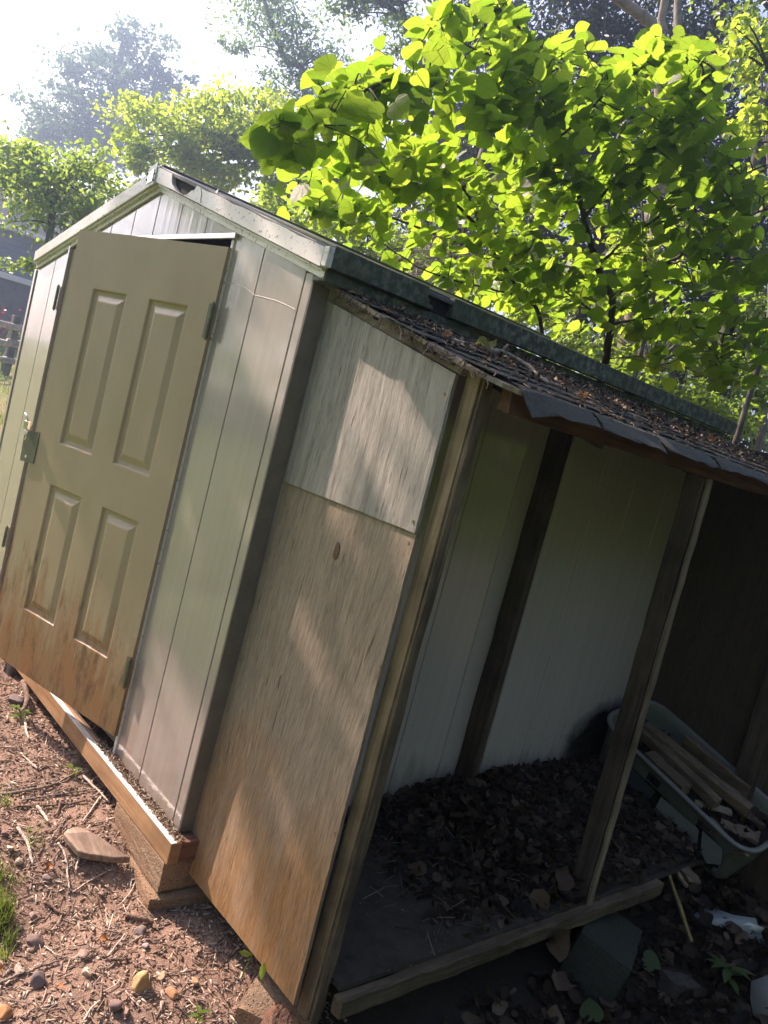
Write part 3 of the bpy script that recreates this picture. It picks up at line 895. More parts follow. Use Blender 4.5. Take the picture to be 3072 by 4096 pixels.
# shingles, course by course, each tab its own piece
tab = .335; expo = .112; sl = math.hypot(1, .27)
ncourse = 7
for cidx in range(ncourse):
    x_low0 = .799 - cidx * expo / sl
    off = (cidx % 2) * tab * .5 - .06
    y = .055 - off
    while y < 2.52:
        y0 = max(y, .045 + random.uniform(-.008, .010)); y1 = min(y + tab - (.017 if cidx == 0 else .008), 2.53)
        if cidx == 0: y0 = max(y0, .150)
        if cidx == 1: y0 = max(y0, .085)
        x_low = x_low0 + random.uniform(-.006, .006); x_hi = max(x_low0 - .165, .012)
        if y1 - y0 > .04:
            V = []; F = []
            nu, nv = 7, 6
            lift = random.uniform(0, .004); tq = random.uniform(-.005, .005)
            for side in (0, 1):
                for i in range(nu + 1):
                    t = i / nu
                    x = x_hi + (x_low - x_hi) * t
                    for j in range(nv + 1):
                        yy = y0 + (y1 - y0) * j / nv
                        jx = random.gauss(0, .0035 if cidx == 0 else .002) if i == nu else 0
                        jy = random.gauss(0, .0025) if j in (0, nv) else 0
                        xx = x + jx
                        zz = zr(xx) + .0025 + .0075 * t + lift * t - side * .0035
                        if cidx == 0:      # bottom course sags over the edge
                            dd = max(0, xx - .755)
                            sag = .10 + .07 * math.sin(yy * 7.0) + .06 * math.sin(yy * 2.3 + 1)
                            zz -= dd * (.42 + sag) - tq * (dd > .02) * (1 - 2 * j / nv)
                            xx -= dd * .25 * sag
                            if yy < .22 and i >= nu - 2:
                                zz -= .02 * (1 - (yy - .15) / .07) * (i - nu + 3) / 3
                        V.append((xx, yy + jy, zz))
            M = (nu + 1) * (nv + 1)
            for i in range(nu):
                for j in range(nv):
                    a = i * (nv + 1) + j; q = (a, a + nv + 1, a + nv + 2, a + 1)
                    F.append(q); F.append(tuple(M + k for k in q[::-1]))
            ed = [j for j in range(nv + 1)] + [i * (nv + 1) + nv for i in range(1, nu + 1)] + [nu * (nv + 1) + j for j in range(nv - 1, -1, -1)] + [i * (nv + 1) for i in range(nu - 1, 0, -1)]
            for a, b in zip(ed, ed[1:] + ed[:1]): F.append((a, b, b + M, a + M))
            mk('shingle', V, F, SHING, LT)
        y += tab
# rot, roots and needles hanging out of the open roof edge
ROT = m_ramped('rotten_fibre', [(0, (.05, .035, .025)), (.5, (.14, .10, .07)), (1, (.30, .23, .16))])
mb = MB()
for _ in range(90):
    x = random.uniform(.05, .70); z = zr(x) - random.uniform(-.006, .008)
    p = np.array([x, random.uniform(.040, .075), z]); q = [p]
    for k in range(3):
        p = p + np.array([random.gauss(.004, .008), random.gauss(-.006, .006), random.gauss(-.007, .007)]); q.append(p)
    mb.tube(q, random.uniform(.0008, .0019), 3, False)
ro = mb.build('rotten_fringe', ROT, LT); ro['kind'] = 'stuff'
mb = MB()
for k in range(6):
    x = random.uniform(.08, .66); 
    c = np.array([x, .064 + random.uniform(-.006, .01), zr(x) - .017]); w = random.uniform(.03, .07)
    mb.plank(c - [w / 2, 0, -w * .135], c + [w / 2, 0, -w * .135], .018, random.uniform(.006, .012), (0, 0, 1), 4, .003)
ro = mb.build('rotten_wood', TIM_D, LT); ro['kind'] = 'stuff'
# floor, its edge beam, back wall sheets
flr = MB().box(.006, .706, .135, 2.42, -.060, -.046).build('floor_sheet', FLOORM, LT)
mb = MB(); mb.plank((.722, .12, -.088), (.726, 1.74, -.073), .036, .050, (0, 0, 1), 40, .0017)
bevel(mb.build('floor_edge_beam', TIM_F, LT), .003)
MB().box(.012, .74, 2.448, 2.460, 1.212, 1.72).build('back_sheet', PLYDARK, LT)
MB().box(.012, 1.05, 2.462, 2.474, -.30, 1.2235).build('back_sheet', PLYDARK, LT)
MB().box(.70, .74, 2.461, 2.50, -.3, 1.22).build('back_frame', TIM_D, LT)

# ------------------------------------------------------------------ blocks and bricks
def rough_block(name, c, dims, rotz, tilt, mat, label, cat, group=None, nseg=9, jit=.0007):
    bmv = []
    import bmesh
    bm = bmesh.new(); bmesh.ops.create_cube(bm, size=1)
    bmesh.ops.subdivide_edges(bm, edges=bm.edges[:], cuts=nseg, use_grid_fill=True)
    M = Matrix.Rotation(rotz, 3, 'Z') @ Matrix.Rotation(tilt[0], 3, 'X') @ Matrix.Rotation(tilt[1], 3, 'Y')
    for v in bm.verts:
        ex = [abs(abs(k) - .5) < 1e-4 for k in v.co]
        q = Vector((v.co.x * dims[0], v.co.y * dims[1], v.co.z * dims[2]))
        if sum(ex) >= 2: q *= 1 - random.uniform(0, .02)
        q += Vector((random.gauss(0, jit), random.gauss(0, jit), random.gauss(0, jit)))
        v.co = M @ q + Vector(c)
    bm.verts.index_update()
    V = [tuple(v.co) for v in bm.verts]; F = [tuple(v.index for v in f.verts) for f in bm.faces]
    bm.free()
    o = mk(name, V, F, mat)
    return props(o, label, cat, group)
rough_block('concrete_block', (-.143, .048, -.1175), (.38, .20, .097), 0, (0, 0), CONC, 'clay stained concrete cap block directly under the front corner of the shed', 'concrete block')
rough_block('paving_slab', (-.115, .100, -.186), (.38, .32, .044), R_(-6), (0, R_(3.5)), CONC, 'flat concrete slab under the cap block at the shed corner', 'slab')
rough_block('concrete_block', (-1.40, .10, -.115), (.22, .20, .085), 0, (0, 0), CONC, 'shaded concrete block under the sill beam behind the open door', 'concrete block')
rough_block('concrete_block', (-2.35, .10, -.09), (.3, .2, .07), 0, (0, 0), CONC, 'concrete block under the far left corner of the shed', 'concrete block')
rough_block('brick', (.535, .115, -.245), (.20, .20, .10), R_(35), (R_(4), 0), CONC, 'brown brick lying under the foot of the orange plywood', 'brick')
rough_block('brick', (.625, .02, -.21), (.06, .10, .09), R_(50), (R_(14), R_(20)), m_concrete('brick_red', (.26, .14, .10)), 'broken red brick standing under the corner post', 'brick')
rough_block('concrete_block', (.76, 1.36, -.235), (.19, .36, .19), R_(24), (R_(-5), R_(13)), CONC_D, 'dark mossy concrete block tipped against the lean-to floor beam', 'concrete block')
b0 = at_ground(2708, 3965)
rough_block('brick', (b0[0], b0[1], b0[2] + .02), (.15, .075, .06), R_(70), (0, R_(10)), m_concrete('brick_grey', (.085, .078, .066), (.05, .046, .038)), 'grey brick among dead leaves at the bottom right', 'brick')

# ------------------------------------------------------------------ plastic tub
TUBM = m_plain('tub_plastic', (.165, .18, .165), .42, .14, 9, .05, spots=(40, (.11, .13, .11), .68))
A_ = np.array([.115, 2.07, .335]); B_ = np.array([.17, 2.425, .415]); C_ = np.array([.845, 2.095, .105])
tu = C_ - A_; tl = np.linalg.norm(tu); tu /= tl
tv = B_ - A_; tv -= tu * (tv @ tu); twd = np.linalg.norm(tv); tv /= twd
tw = np.cross(tu, tv)
if tw[2] < 0: tw = -tw
TL, TWD = .80, .375
TUB = thing('plastic_tub', tuple(A_ + tu * .4 + tv * .18 - tw * .28), 'cracked grey green plastic tub of scrap wood leaning in the lean-to', 'tub')
TC = A_ + tu * TL / 2 + tv * TWD / 2
def rring(hu, hv, r, n=6):
    out = []
    for cx, cy, a0 in ((hu - r, hv - r, 0), (-hu + r, hv - r, 90), (-hu + r, -hv + r, 180), (hu - r, -hv + r, 270)):
        for k in range(n + 1):
            a = R_(a0 + 90 * k / n); out.append((cx + r * math.cos(a), cy + r * math.sin(a)))
    # straight sides subdivided
    res = []
    for i, p in enumerate(out):
        q = out[(i + 1) % len(out)]
        res.append(p)
        d = math.hypot(q[0] - p[0], q[1] - p[1])
        if d > .12:
            m_ = 9
            for k in range(1, m_): res.append((p[0] + (q[0] - p[0]) * k / m_, p[1] + (q[1] - p[1]) * k / m_))
    return res
prof = [(.018, -.014), (.020, -.004), (.014, .002), (.002, .002), (-.004, -.004), (-.008, -.05), (-.014, -.10), (-.016, -.104), (-.022, -.15), (-.028, -.20), (-.034, -.245), (-.05, -.26)]
rings = []
for off, dep in prof:
    rr = rring(TL / 2 + off, TWD / 2 + off, .085 + off)
    rings.append([TC + tu * a + tv * b + tw * dep for a, b in rr])
n = min(len(r) for r in rings)
V = [p for r in rings for p in r[:n]]
F = []
for k in range(len(rings) - 1):
    for i in range(n):
        j = (i + 1) % n
        mid = (rings[k][i] + rings[k][j]) / 2 - TC
        u_, v_ = mid @ tu, mid @ tv
        # hole broken out of the front wall
        if k >= 5 and v_ < -TWD / 2 + .07 and -.10 + .05 * math.sin(k * 2.1 + i) < u_ < .33 - (.04 * (k % 2)) and k > 6.4 + 1.6 * math.sin(u_ * 21):
            continue
        F.append((k * n + i, k * n + j, (k + 1) * n + j, (k + 1) * n + i))
F.append(tuple((len(rings) - 1) * n + i for i in range(n)))
tb = mk('tub_shell', V, F, TUBM, TUB, True)
sm = tb.modifiers.new('thick', 'SOLIDIFY'); sm.thickness = .0035
def shard(name, pts, mat, parent, th=.0035, label=None):
    o = mk(name, pts, [tuple(range(len(pts)))], mat, parent)
    o.modifiers.new('thick', 'SOLIDIFY').thickness = th
    if label: o['label'] = label
    return o
fz = lambda u, w, out=0.0: A_ + tu * u - tv * (.004 + out) + tw * w
shard('broken_flap', [fz(.40, -.10, .0), (fz(.60, -.085, .0)), fz(.665, -.205, .035), fz(.575, -.215, .03), fz(.50, -.245, .045), fz(.485, -.212, .038), fz(.40, -.215, .035), fz(.41, -.15, .02)], TUBM, TUB, label='jagged flap of tub wall split off along a crack')
shard('broken_flap', [fz(.615, -.075, .001), (fz(.715, -.07, .0)), fz(.745, -.13, .012), fz(.70, -.17, .02), fz(.655, -.15, .016)], TUBM, TUB)
shard('broken_flap', [fz(.10, -.11, .0), (fz(.37, -.10, .0)), fz(.365, -.20, .03), fz(.33, -.265, .04), fz(.16, -.27, .035)], m_plain('tub_plastic_dark', (.045, .055, .06), .5, .2, 9), TUB)

# scrap wood in the tub: each piece is a thing
def scrap(p0, p1, w, h, mat, label, name='scrap_board', cat='board', grp=None, up=(0, 0, 1), jit=.0015):
    mb = MB(); mb.plank(p0, p1, w, h, up, 6, jit)
    o = mb.build(name, mat); bevel(o, .002)
    return props(o, label, cat, grp)
tp = lambda u, v, w: A_ + tu * u + tv * v + tw * w
scrap(tp(.10, .20, -.03), tp(.66, .245, -.02), .05, .045, TIM_S, 'long squared timber offcut along the back of the plastic tub', up=tw)
scrap(tp(.06, .185, -.055), tp(.57, .130, -.02), .045, .045, TIM_S, 'squared timber offcut in the middle of the plastic tub', up=tw)
scrap(tp(.22, .105, -.07), tp(.45, .065, -.035), .06, .05, TIM_S, 'short thick timber offcut at the front of the plastic tub', up=tw)
scrap(tp(.25, .32, -.03), tp(.60, .31, -.005), .022, .07, TIM_S, 'thin board on edge against the back wall of the plastic tub', up=tw)
scrap(tp(.62, .13, -.09), tp(.76, .20, -.06), .06, .018, TIM_S, 'splintered pale board end near the rim of the plastic tub', up=tw, jit=.005)
scrap(tp(.63, .045, -.075), tp(.71, .050, -.065), .05, .016, TIM_Y, 'small pale wood block by the low rim of the plastic tub', 'scrap_block', 'wood block', up=tw)
scrap(tp(.50, .10, -.08), tp(.62, .19, -.05), .035, .012, TIM_G, 'small splintered lath lying crosswise in the plastic tub', up=tw, jit=.003)
scrap(tp(.56, .27, -.08), tp(.74, .24, -.03), .03, .02, TIM_D, 'short dark stick near the back rim of the plastic tub', up=tw, jit=.003)
scrap(tp(.66, .09, -.08), tp(.60, .05, -.04), .02, .01, TIM_S, 'thin wood chip standing up at the front of the plastic tub', up=tw, jit=.002)
LITTER_M = m_ramped('dead_leaf', [(0, (.012, .009, .007)), (.35, (.035, .026, .019)), (.65, (.065, .048, .034)), (.88, (.115, .085, .06)), (1, (.19, .145, .105))], .75, trans=(.10, .06, .03), bumpn=25)
# litter filling the tub
N = 420
uu = rng.uniform(.05, TL - .06, N); vv = rng.uniform(.04, TWD - .04, N)
T = A_ + np.outer(uu, tu) + np.outer(vv, tv) + np.outer(rng.uniform(-.105, -.07, N), tw)
o = scatter('tub_litter', dry_tpl(3), frames(rand_unit(N) + tw * 1.3, rand_unit(N)), T, rng.uniform(.02, .05, N), LITTER_M)
props(o, 'dark leaf and bark litter filling the plastic tub', 'litter', None, 'stuff')
FLOORB = [tp(.03, .03, -.10), tp(TL - .03, .03, -.10), tp(TL - .03, TWD - .03, -.10), tp(.03, TWD - .03, -.10)]
o = mk('tub_fill', FLOORB, [(0, 1, 2, 3)], m_plain('leaf_mould', (.03, .024, .018), .95, .4, 60, .8)); props(o, 'dark leaf mould filling the plastic tub', 'leaf mould', None, 'stuff')

# things spilled in front of the tub
g1 = at_ground(2765, 3768); 
scrap(at_plane(2630, 3360, 1, 1.93), at_plane(2765, 3768, 1, 1.74), .012, .012, m_timber('bamboo', (.22, .16, .06), (.36, .28, .12), 'z'), 'long thin yellowish stick leaning out of the dead leaves below the tub', 'stick', 'stick')
scrap(at_plane(2650, 3400, 1, 2.02), at_plane(2745, 3545, 1, 1.88), .016, .012, TIM_Y, 'narrow lath sliding out from under the cracked tub', 'wood_lath', 'lath')
scrap(at_plane(2690, 3410, 1, 2.04), at_plane(2780, 3530, 1, 1.93), .055, .014, TIM_S, 'flat brown board sliding out from under the cracked tub', 'scrap_board', 'board')
g2 = at_ground(2985, 3660)
scrap(g2 + [0, -.01, .012], g2 + [.015, .05, .05], .03, .006, TIM_G, 'small pale wood tile standing in dead leaves at the right edge', 'wood_tile', 'wood tile')
scrap(at_plane(2915, 3415, 1, 2.1), at_plane(2990, 3420, 1, 2.05), .02, .012, TIM_S, 'short brown stick under the low end of the tub', 'scrap_board', 'board')
GREYP = m_plain('grey_plastic', (.22, .26, .28), .3, .15, 12, .05)
def strip(pix, lift, mat, name, label, cat, wv):
    P = [at_ground(x, y, l) for (x, y), l in zip(pix, lift)]
    V = []
    for p, w in zip(P, wv):
        V += [p, p + np.array(w)]
    F = [(2 * i, 2 * i + 2, 2 * i + 3, 2 * i + 1) for i in range(len(P) - 1)]
    o = mk(name, V, F, mat, None, True)
    o.modifiers.new('thick', 'SOLIDIFY').thickness = .003
    return props(o, label, cat)
strip([(2765, 3660), (2860, 3700), (2960, 3730), (3030, 3775)], [.06, .085, .09, .06], GREYP, 'plastic_strip', 'torn blue grey plastic strip lying in the dead leaves', 'plastic strip', [(.02, .10, .03), (.02, .10, .035), (.01, .09, .05), (.02, .02, .01)])
strip([(2965, 3700), (3040, 3735)], [.11, .10], m_plain('white_plastic', (.5, .54, .54), .25, .1, 12, .03), 'plastic_shard', 'pale shard of plastic caught on the torn strip', 'plastic shard', [(.015, .03, .015), (.0, .03, .02)])
strip([(3005, 3925), (3000, 3990), (3012, 4060), (3060, 4096)], [.10, .06, .03, .0], TUBM, 'plastic_shard', 'grey green broken tub piece at the bottom right corner', 'plastic shard', [(.07, .10, .08), (.09, .10, .08), (.10, .10, .07), (.1, .1, .05)])
strip([(2900, 3380), (2960, 3395), (3060, 3410)], [.12, .12, .1], TUBM, 'plastic_shard', 'broken piece of tub wall under the low rim', 'plastic shard', [(.03, .05, .06)] * 3)

# ------------------------------------------------------------------ dead leaves (stuff) and single ones
def pile_h(x, y):
    """height of the leaf heap on the lean-to floor"""
    d = np.clip((y - .62 - .35 * x) / .5, 0, 1)
    h = .13 * d * d * (3 - 2 * d) * np.clip(1.15 - .9 * np.abs(x - .22) / .5, 0, 1)
    return h
N = 4600
x = rng.uniform(.02, .69, N); y = .58 + .4 * x * 0 + rng.beta(1.3, 1.3, N) * 1.75
keep = rng.random(N) < np.clip((y - .50 - .24 * x + .25 * rng.random(N)) / .35, 0.015, 1)
x, y = x[keep], y[keep]; N = len(x)
T = np.column_stack([x, y, -.044 + pile_h(x, y) + rng.uniform(-.012, .016, N)])
nr = rand_unit(N) + np.array([.15, -.15, .75])
o = scatter('leaf_litter', dry_tpl(11), frames(nr, rand_unit(N)), T, rng.uniform(.022, .058, N), LITTER_M)
props(o, 'heap of curled dead leaves on the lean-to floor', 'dead leaves', None, 'stuff')
N = 700
x = rng.uniform(.03, .69, N); y = rng.uniform(.45, 2.3, N)
T = np.column_stack([x, y, -.040 + pile_h(x, y) + rng.uniform(.0, .02, N)])
o = scatter('litter_twigs', CHIP, frames(rand_unit(N) * .5 + np.array([0, 0, 1.0]), rand_unit(N) * [1, 1, .5]), T, np.column_stack([rng.uniform(.0015, .003, N), rng.gamma(3, .014, N) + .015, rng.uniform(.001, .003, N)]), m_ramped('litter_twig', [(0, (.05, .038, .028)), (.7, (.14, .11, .08)), (1, (.30, .25, .19))]))
props(o, 'twigs and stems caught in the heap of dead leaves', 'twigs', None, 'stuff')
# mound under them
hx_, hy_ = np.meshgrid(np.linspace(.008, .70, 24), np.linspace(.5, 2.41, 50), indexing='ij')
hz_ = -.0445 + pile_h(hx_, hy_) - .012
ii = np.arange(hx_.size).reshape(hx_.shape)
o = mk('leaf_mound', np.stack([hx_, hy_, hz_], -1).reshape(-1, 3), np.stack([ii[:-1, :-1], ii[1:, :-1], ii[1:, 1:], ii[:-1, 1:]], -1).reshape(-1, 4), m_plain('mould', (.022, .018, .014), .95, .4, 60, .8), None, True)
props(o, 'dark leaf mould under the heap of dead leaves', 'leaf mould', None, 'stuff')
N = 11000
x = np.concatenate([rng.uniform(.60, 2.2, 6000), .6 + rng.gamma(1.6, 1.7, N - 6000)]); y = np.concatenate([rng.uniform(-.1, 3.2, 6000), -.4 + rng.gamma(1.8, 1.9, N - 6000)])
keep = (x > .80 - .0 * y) | (y > 1.8) | ((x > .72) & (rng.random(N) < .5))
keep &= rng.random(N) < np.clip((x + .35 * y - .72) / .25, 0, 1)
x, y = x[keep], y[keep]; N = len(x)
lz = ground_d(x, y) + rng.uniform(0, .03, N) + .10 * np.clip((y - 1.6) / .6, 0, 1) * np.clip((1.3 - x) / .5, 0, 1)
T = np.column_stack([x, y, lz])
o = scatter('leaf_litter', dry_tpl(5), frames(rand_unit(N) * .9 + np.array([0, 0, 1.0]), rand_unit(N)), T, rng.uniform(.028, .07, N), LITTER_M)
props(o, 'dark dead leaves covering the shaded ground beside the lean-to', 'dead leaves', None, 'stuff')
# single leaves that stand out
DRY1 = m_ramped('dry_leaf_brown', [(0, (.10, .065, .045)), (1, (.20, .14, .095))], .7, 'obj', trans=(.2, .12, .06), bumpn=30)
DRYO = m_ramped('dry_leaf_orange', [(0, (.36, .12, .03)), (1, (.50, .24, .07))], .6, 'obj', trans=(.5, .2, .04), bumpn=30)
DRYY = m_leaf('fading_leaf', (.16, .17, .03), (.22, .2, .05), (.4, .38, .05), (.45, .4, .06))
def lone_leaf(p, size, nrm, head, mat, label, tpl=None, name='dead_leaf', cat='leaf', grp=None):
    V, F, UV = tpl or dry_tpl(random.randint(0, 99))
    Rm = frames(np.array([nrm], float), np.array([head], float))[0]
    o = mk(name, (V * size) @ Rm.T + p, F, mat, None, True, UV)
    return props(o, label, cat, grp)
lone_leaf(at_plane(2240, 3700, 0, .752), .12, (.9, -.3, .2), (.1, .1, -1), DRY1, 'large brown leaf draped over the floor edge beam by the middle post')
lone_leaf(at_plane(2236, 3560, 0, .70), .09, (.8, -.4, .5), (.2, .3, 1), DRY1, 'curled brown leaf standing up at the foot of the middle post')
lone_leaf(at_plane(1700, 3500, 2, -.02), .085, (.4, -.5, .8), (-.7, -.5, .1), DRY1, 'reddish dead leaf on bare boards in front of the heap')
lone_leaf(at_plane(2130, 3560, 2, .0), .10, (.5, -.5, .5), (.3, .2, -.6), DRY1, 'pale dead leaf at the right end of the heap')
lone_leaf(at_ground(2205, 3990, .03), .13, (.4, -.3, 1), (-.3, .8, .2), DRY1, 'large flat tan leaf on the ground at the bottom edge')
lone_leaf(at_ground(2240, 4060, .03), .10, (.5, -.4, .7), (.2, -.8, .1), DRY1, 'crumpled grey tan leaf at the very bottom edge')
lone_leaf(at_ground(2575, 3830, .05), .07, (.3, -.6, .8), (.4, -.3, .5), m_leaf('fresh_leaf', (.05, .09, .02), (.06, .11, .025), (.10, .18, .03), (.12, .2, .03)), 'small fresh green leaf beside the tipped mossy block', heart_tpl())
lone_leaf(at_ground(2370, 4080, .04), .07, (.3, -.6, .8), (-.5, .3, .5), bpy.data.materials['fresh_leaf'], 'fresh yellow green leaf at the bottom edge', heart_tpl())

# ------------------------------------------------------------------ roof debris
N = 1500
x = .04 + rng.random(N) ** 1.0 * .60; y = rng.uniform(.10, 2.5, N)
dens = (np.clip(1 - x / .62, 0, 1) * (.4 + .8 * np.clip(y / 1.0, 0, 1)) + .10) * (0.55 + 1.4 * (noise2(x, y, .16, 9) + .35))
keep = rng.random(N) < dens
x, y = x[keep], y[keep]; N = len(x)
T = np.column_stack([x, y, zr(x) + .011 + rng.uniform(0, .012, N)])
DEB = m_ramped('roof_debris', [(0, (.045, .034, .025)), (.45, (.12, .085, .055)), (.75, (.22, .15, .09)), (.9, (.36, .26, .17)), (1, (.42, .20, .08))])
o = scatter('roof_litter', dry_tpl(8), frames(rand_unit(N) * .8 + np.array([.2, 0, 1]), rand_unit(N)), T, rng.uniform(.007, .024, N), DEB)
props(o, 'brown leaf and needle litter strewn over the lean-to shingles', 'litter', None, 'stuff')
N = 5200
x = .03 + rng.random(N) * .74; y = rng.uniform(.06, 2.5, N)
keep = rng.random(N) < (.22 + 1.6 * np.clip(noise2(x, y, .12, 19) + .18, 0, 1)) * np.clip(1.15 - x * 1.0, .12, 1)
x, y = x[keep], y[keep]; N = len(x)
T = np.column_stack([x, y, zr(x) + .012 + rng.uniform(0, .004, N)])
o = scatter('roof_needles', CHIP, frames(rand_unit(N) * .3 + np.array([.27, 0, 1]), rand_unit(N)), T, np.column_stack([rng.uniform(.001, .004, N), rng.uniform(.006, .03, N), rng.uniform(.001, .003, N)]), DEB)
props(o, 'needles and crumbs of bark lying on the lean-to shingles', 'litter', None, 'stuff')
STICKM = m_bark('stick_bark', (.16, .125, .10), (.40, .33, .27), (60, 60, 60))
STICKP = m_bark('stick_pale', (.40, .32, .25), (.68, .60, .50), (60, 60, 60))
STICKD = m_bark('stick_brown', (.12, .075, .055), (.30, .20, .145), (60, 60, 60))
def roof_pt(px, py, lift):
    # meet the roof plane z = zr(x)+lift
    d = ray(px, py); t = (1.752 + lift - .27 * CAM[0] - CAM[2]) / (d[2] + .27 * d[0])
    return CAM + d * t
br = thing('fallen_branch', tuple(roof_pt(2100, 1480, .02)), 'crooked grey fallen branch lying along the lean-to roof', 'branch')
P = [roof_pt(x, y, l) for x, y, l in [(1960, 1402, .022), (2005, 1407, .026), (2060, 1432, .024), (2115, 1465, .022), (2150, 1500, .02), (2195, 1530, .02), (2236, 1545, .02)]]
mb = MB(); mb.tube(curve_pts(P, 5, .0008), np.linspace(.0085, .0055, 31), 7, jit=.12); mb.build('branch_stem', STICKM, br, True)
mb = MB(); mb.tube([P[1], P[1] + np.array([.004, .012, .02]), P[1] + np.array([.0, .02, .026])], [.005, .004, .005], 6); mb.build('branch_stub', STICKM, br, True)
o = MB(); o.tube([roof_pt(1815, 1358, .015), roof_pt(1865, 1372, .02)], .004, 6); props(o.build('stick', STICKP), 'short pale stick on the roof next to a yellow leaf', 'stick')
for px, py, s, mt, lb in [(1900, 1378, .05, DRYY, 'yellow green leaf on the roof at the upper end of the branch'), (1945, 1390, .05, DRYY, 'curled yellow green leaf next to the branch on the roof'),
                          (1800, 1345, .035, DRYO, 'small orange leaf high on the lean-to roof'), (2325, 1600, .04, DRYO, 'bright orange curled leaf low on the shingles'),
                          (2250, 1465, .05, DRYO, 'orange brown leaf under the eave trim'), (2405, 1548, .03, DRYY, 'little yellow leaf on the litter of the roof'), (2530, 1590, .07, DRY1, 'long pale curled leaf on the roof litter'),
                          (2850, 1755, .05, DRYO, 'rusty orange leaf at the far end of the roof')]:
    lone_leaf(roof_pt(px, py, .02), s, (.5, -.6, .8), (random.uniform(-1, 1), random.uniform(-1, 1), .3), mt, lb)

# ------------------------------------------------------------------ soil litter, stones, sticks
zc = lambda x, y: (x / 2.074, 3200 + y / 2.074)
zb = lambda x, y: (x / 2.074, 2500 + y / 2.074)
N = 24000
x = rng.uniform(-2.6, .75, N); y = .3 - np.where(rng.random(N) < .85, rng.random(N) * 1.25, 1.0 + rng.gamma(1.5, .4, N))
x = x + np.where(y < -.95, rng.normal(0, .5, N), 0)
T = np.column_stack([x, y, ground_d(x, y) + rng.uniform(-.001, .006, N)])
CHIPS = m_ramped('wood_chips', [(0, (.13, .085, .062)), (.3, (.29, .195, .145)), (.6, (.43, .31, .235)), (.85, (.55, .43, .335)), (.96, (.58, .47, .36)), (1, (.68, .60, .50))], bumpn=120)
o = scatter('wood_mulch', CHIP, frames(rand_unit(N) * .7 + np.array([0, 0, 1.0]), rand_unit(N)), T, np.column_stack([rng.uniform(.0015, .006, N), rng.gamma(2.2, .006, N) + .004, rng.uniform(.001, .004, N)]), CHIPS)
props(o, 'reddish wood chips and bark crumbs scattered over the soil', 'mulch', None, 'stuff')
N = 2600
x = rng.uniform(-2.6, .7, N); y = -1.0 + rng.random(N) * 1.25
T = np.column_stack([x, y, ground_d(x, y) + rng.uniform(.0, .008, N)])
hd = rand_unit(N) * [1, 1, .12]
o = scatter('fine_twigs', CHIP, frames(rand_unit(N) * .3 + np.array([0, 0, 1.0]), hd), T, np.column_stack([rng.uniform(.0012, .0026, N), rng.gamma(3, .014, N) + .02, rng.uniform(.001, .0024, N)]), m_ramped('twig_bits', [(0, (.13, .085, .06)), (.5, (.26, .18, .125)), (1, (.44, .35, .26))]))
props(o, 'thin pine straw and twig bits scattered over the soil', 'twigs', None, 'stuff')
N = 700
x = rng.uniform(-2.5, .7, N); y = -1.0 + rng.random(N) * 1.25
T = np.column_stack([x, y, ground_d(x, y) + rng.uniform(-.002, .003, N)])
import bmesh
def rock_mesh(seed, flat=.75, sub=2, rough=.16):
    r = random.Random(seed); bm = bmesh.new(); bmesh.ops.create_icosphere(bm, subdivisions=sub, radius=1.12)
    pl = [(Vector((r.gauss(0, 1), r.gauss(0, 1), r.gauss(0, 1))).normalized(), r.uniform(.42, .9)) for _ in range(11)]
    for v in bm.verts:
        for nn, dd in pl:
            k = v.co.dot(nn)
            if k > dd: v.co -= nn * (k - dd) * .93
        v.co *= 1 + r.gauss(0, rough * .12)
        v.co.z *= flat
    bm.verts.index_update()
    V = np.array([v.co[:] for v in bm.verts]); F = np.array([[q.index for q in f.verts] for f in bm.faces]); bm.free()
    return V, F, None
PEB = m_ramped('pebbles', [(0, (.16, .11, .085)), (.4, (.28, .18, .12)), (.7, (.30, .26, .23)), (1, (.52, .43, .33))])
o = scatter('gravel', rock_mesh(1, .5, 2), frames(rand_unit(N) * .4 + np.array([0, 0, 1.0]), rand_unit(N)), T, rng.gamma(2, .0020, N) + .002, PEB, None, True)
props(o, 'small pebbles mixed into the soil', 'pebbles', None, 'stuff')
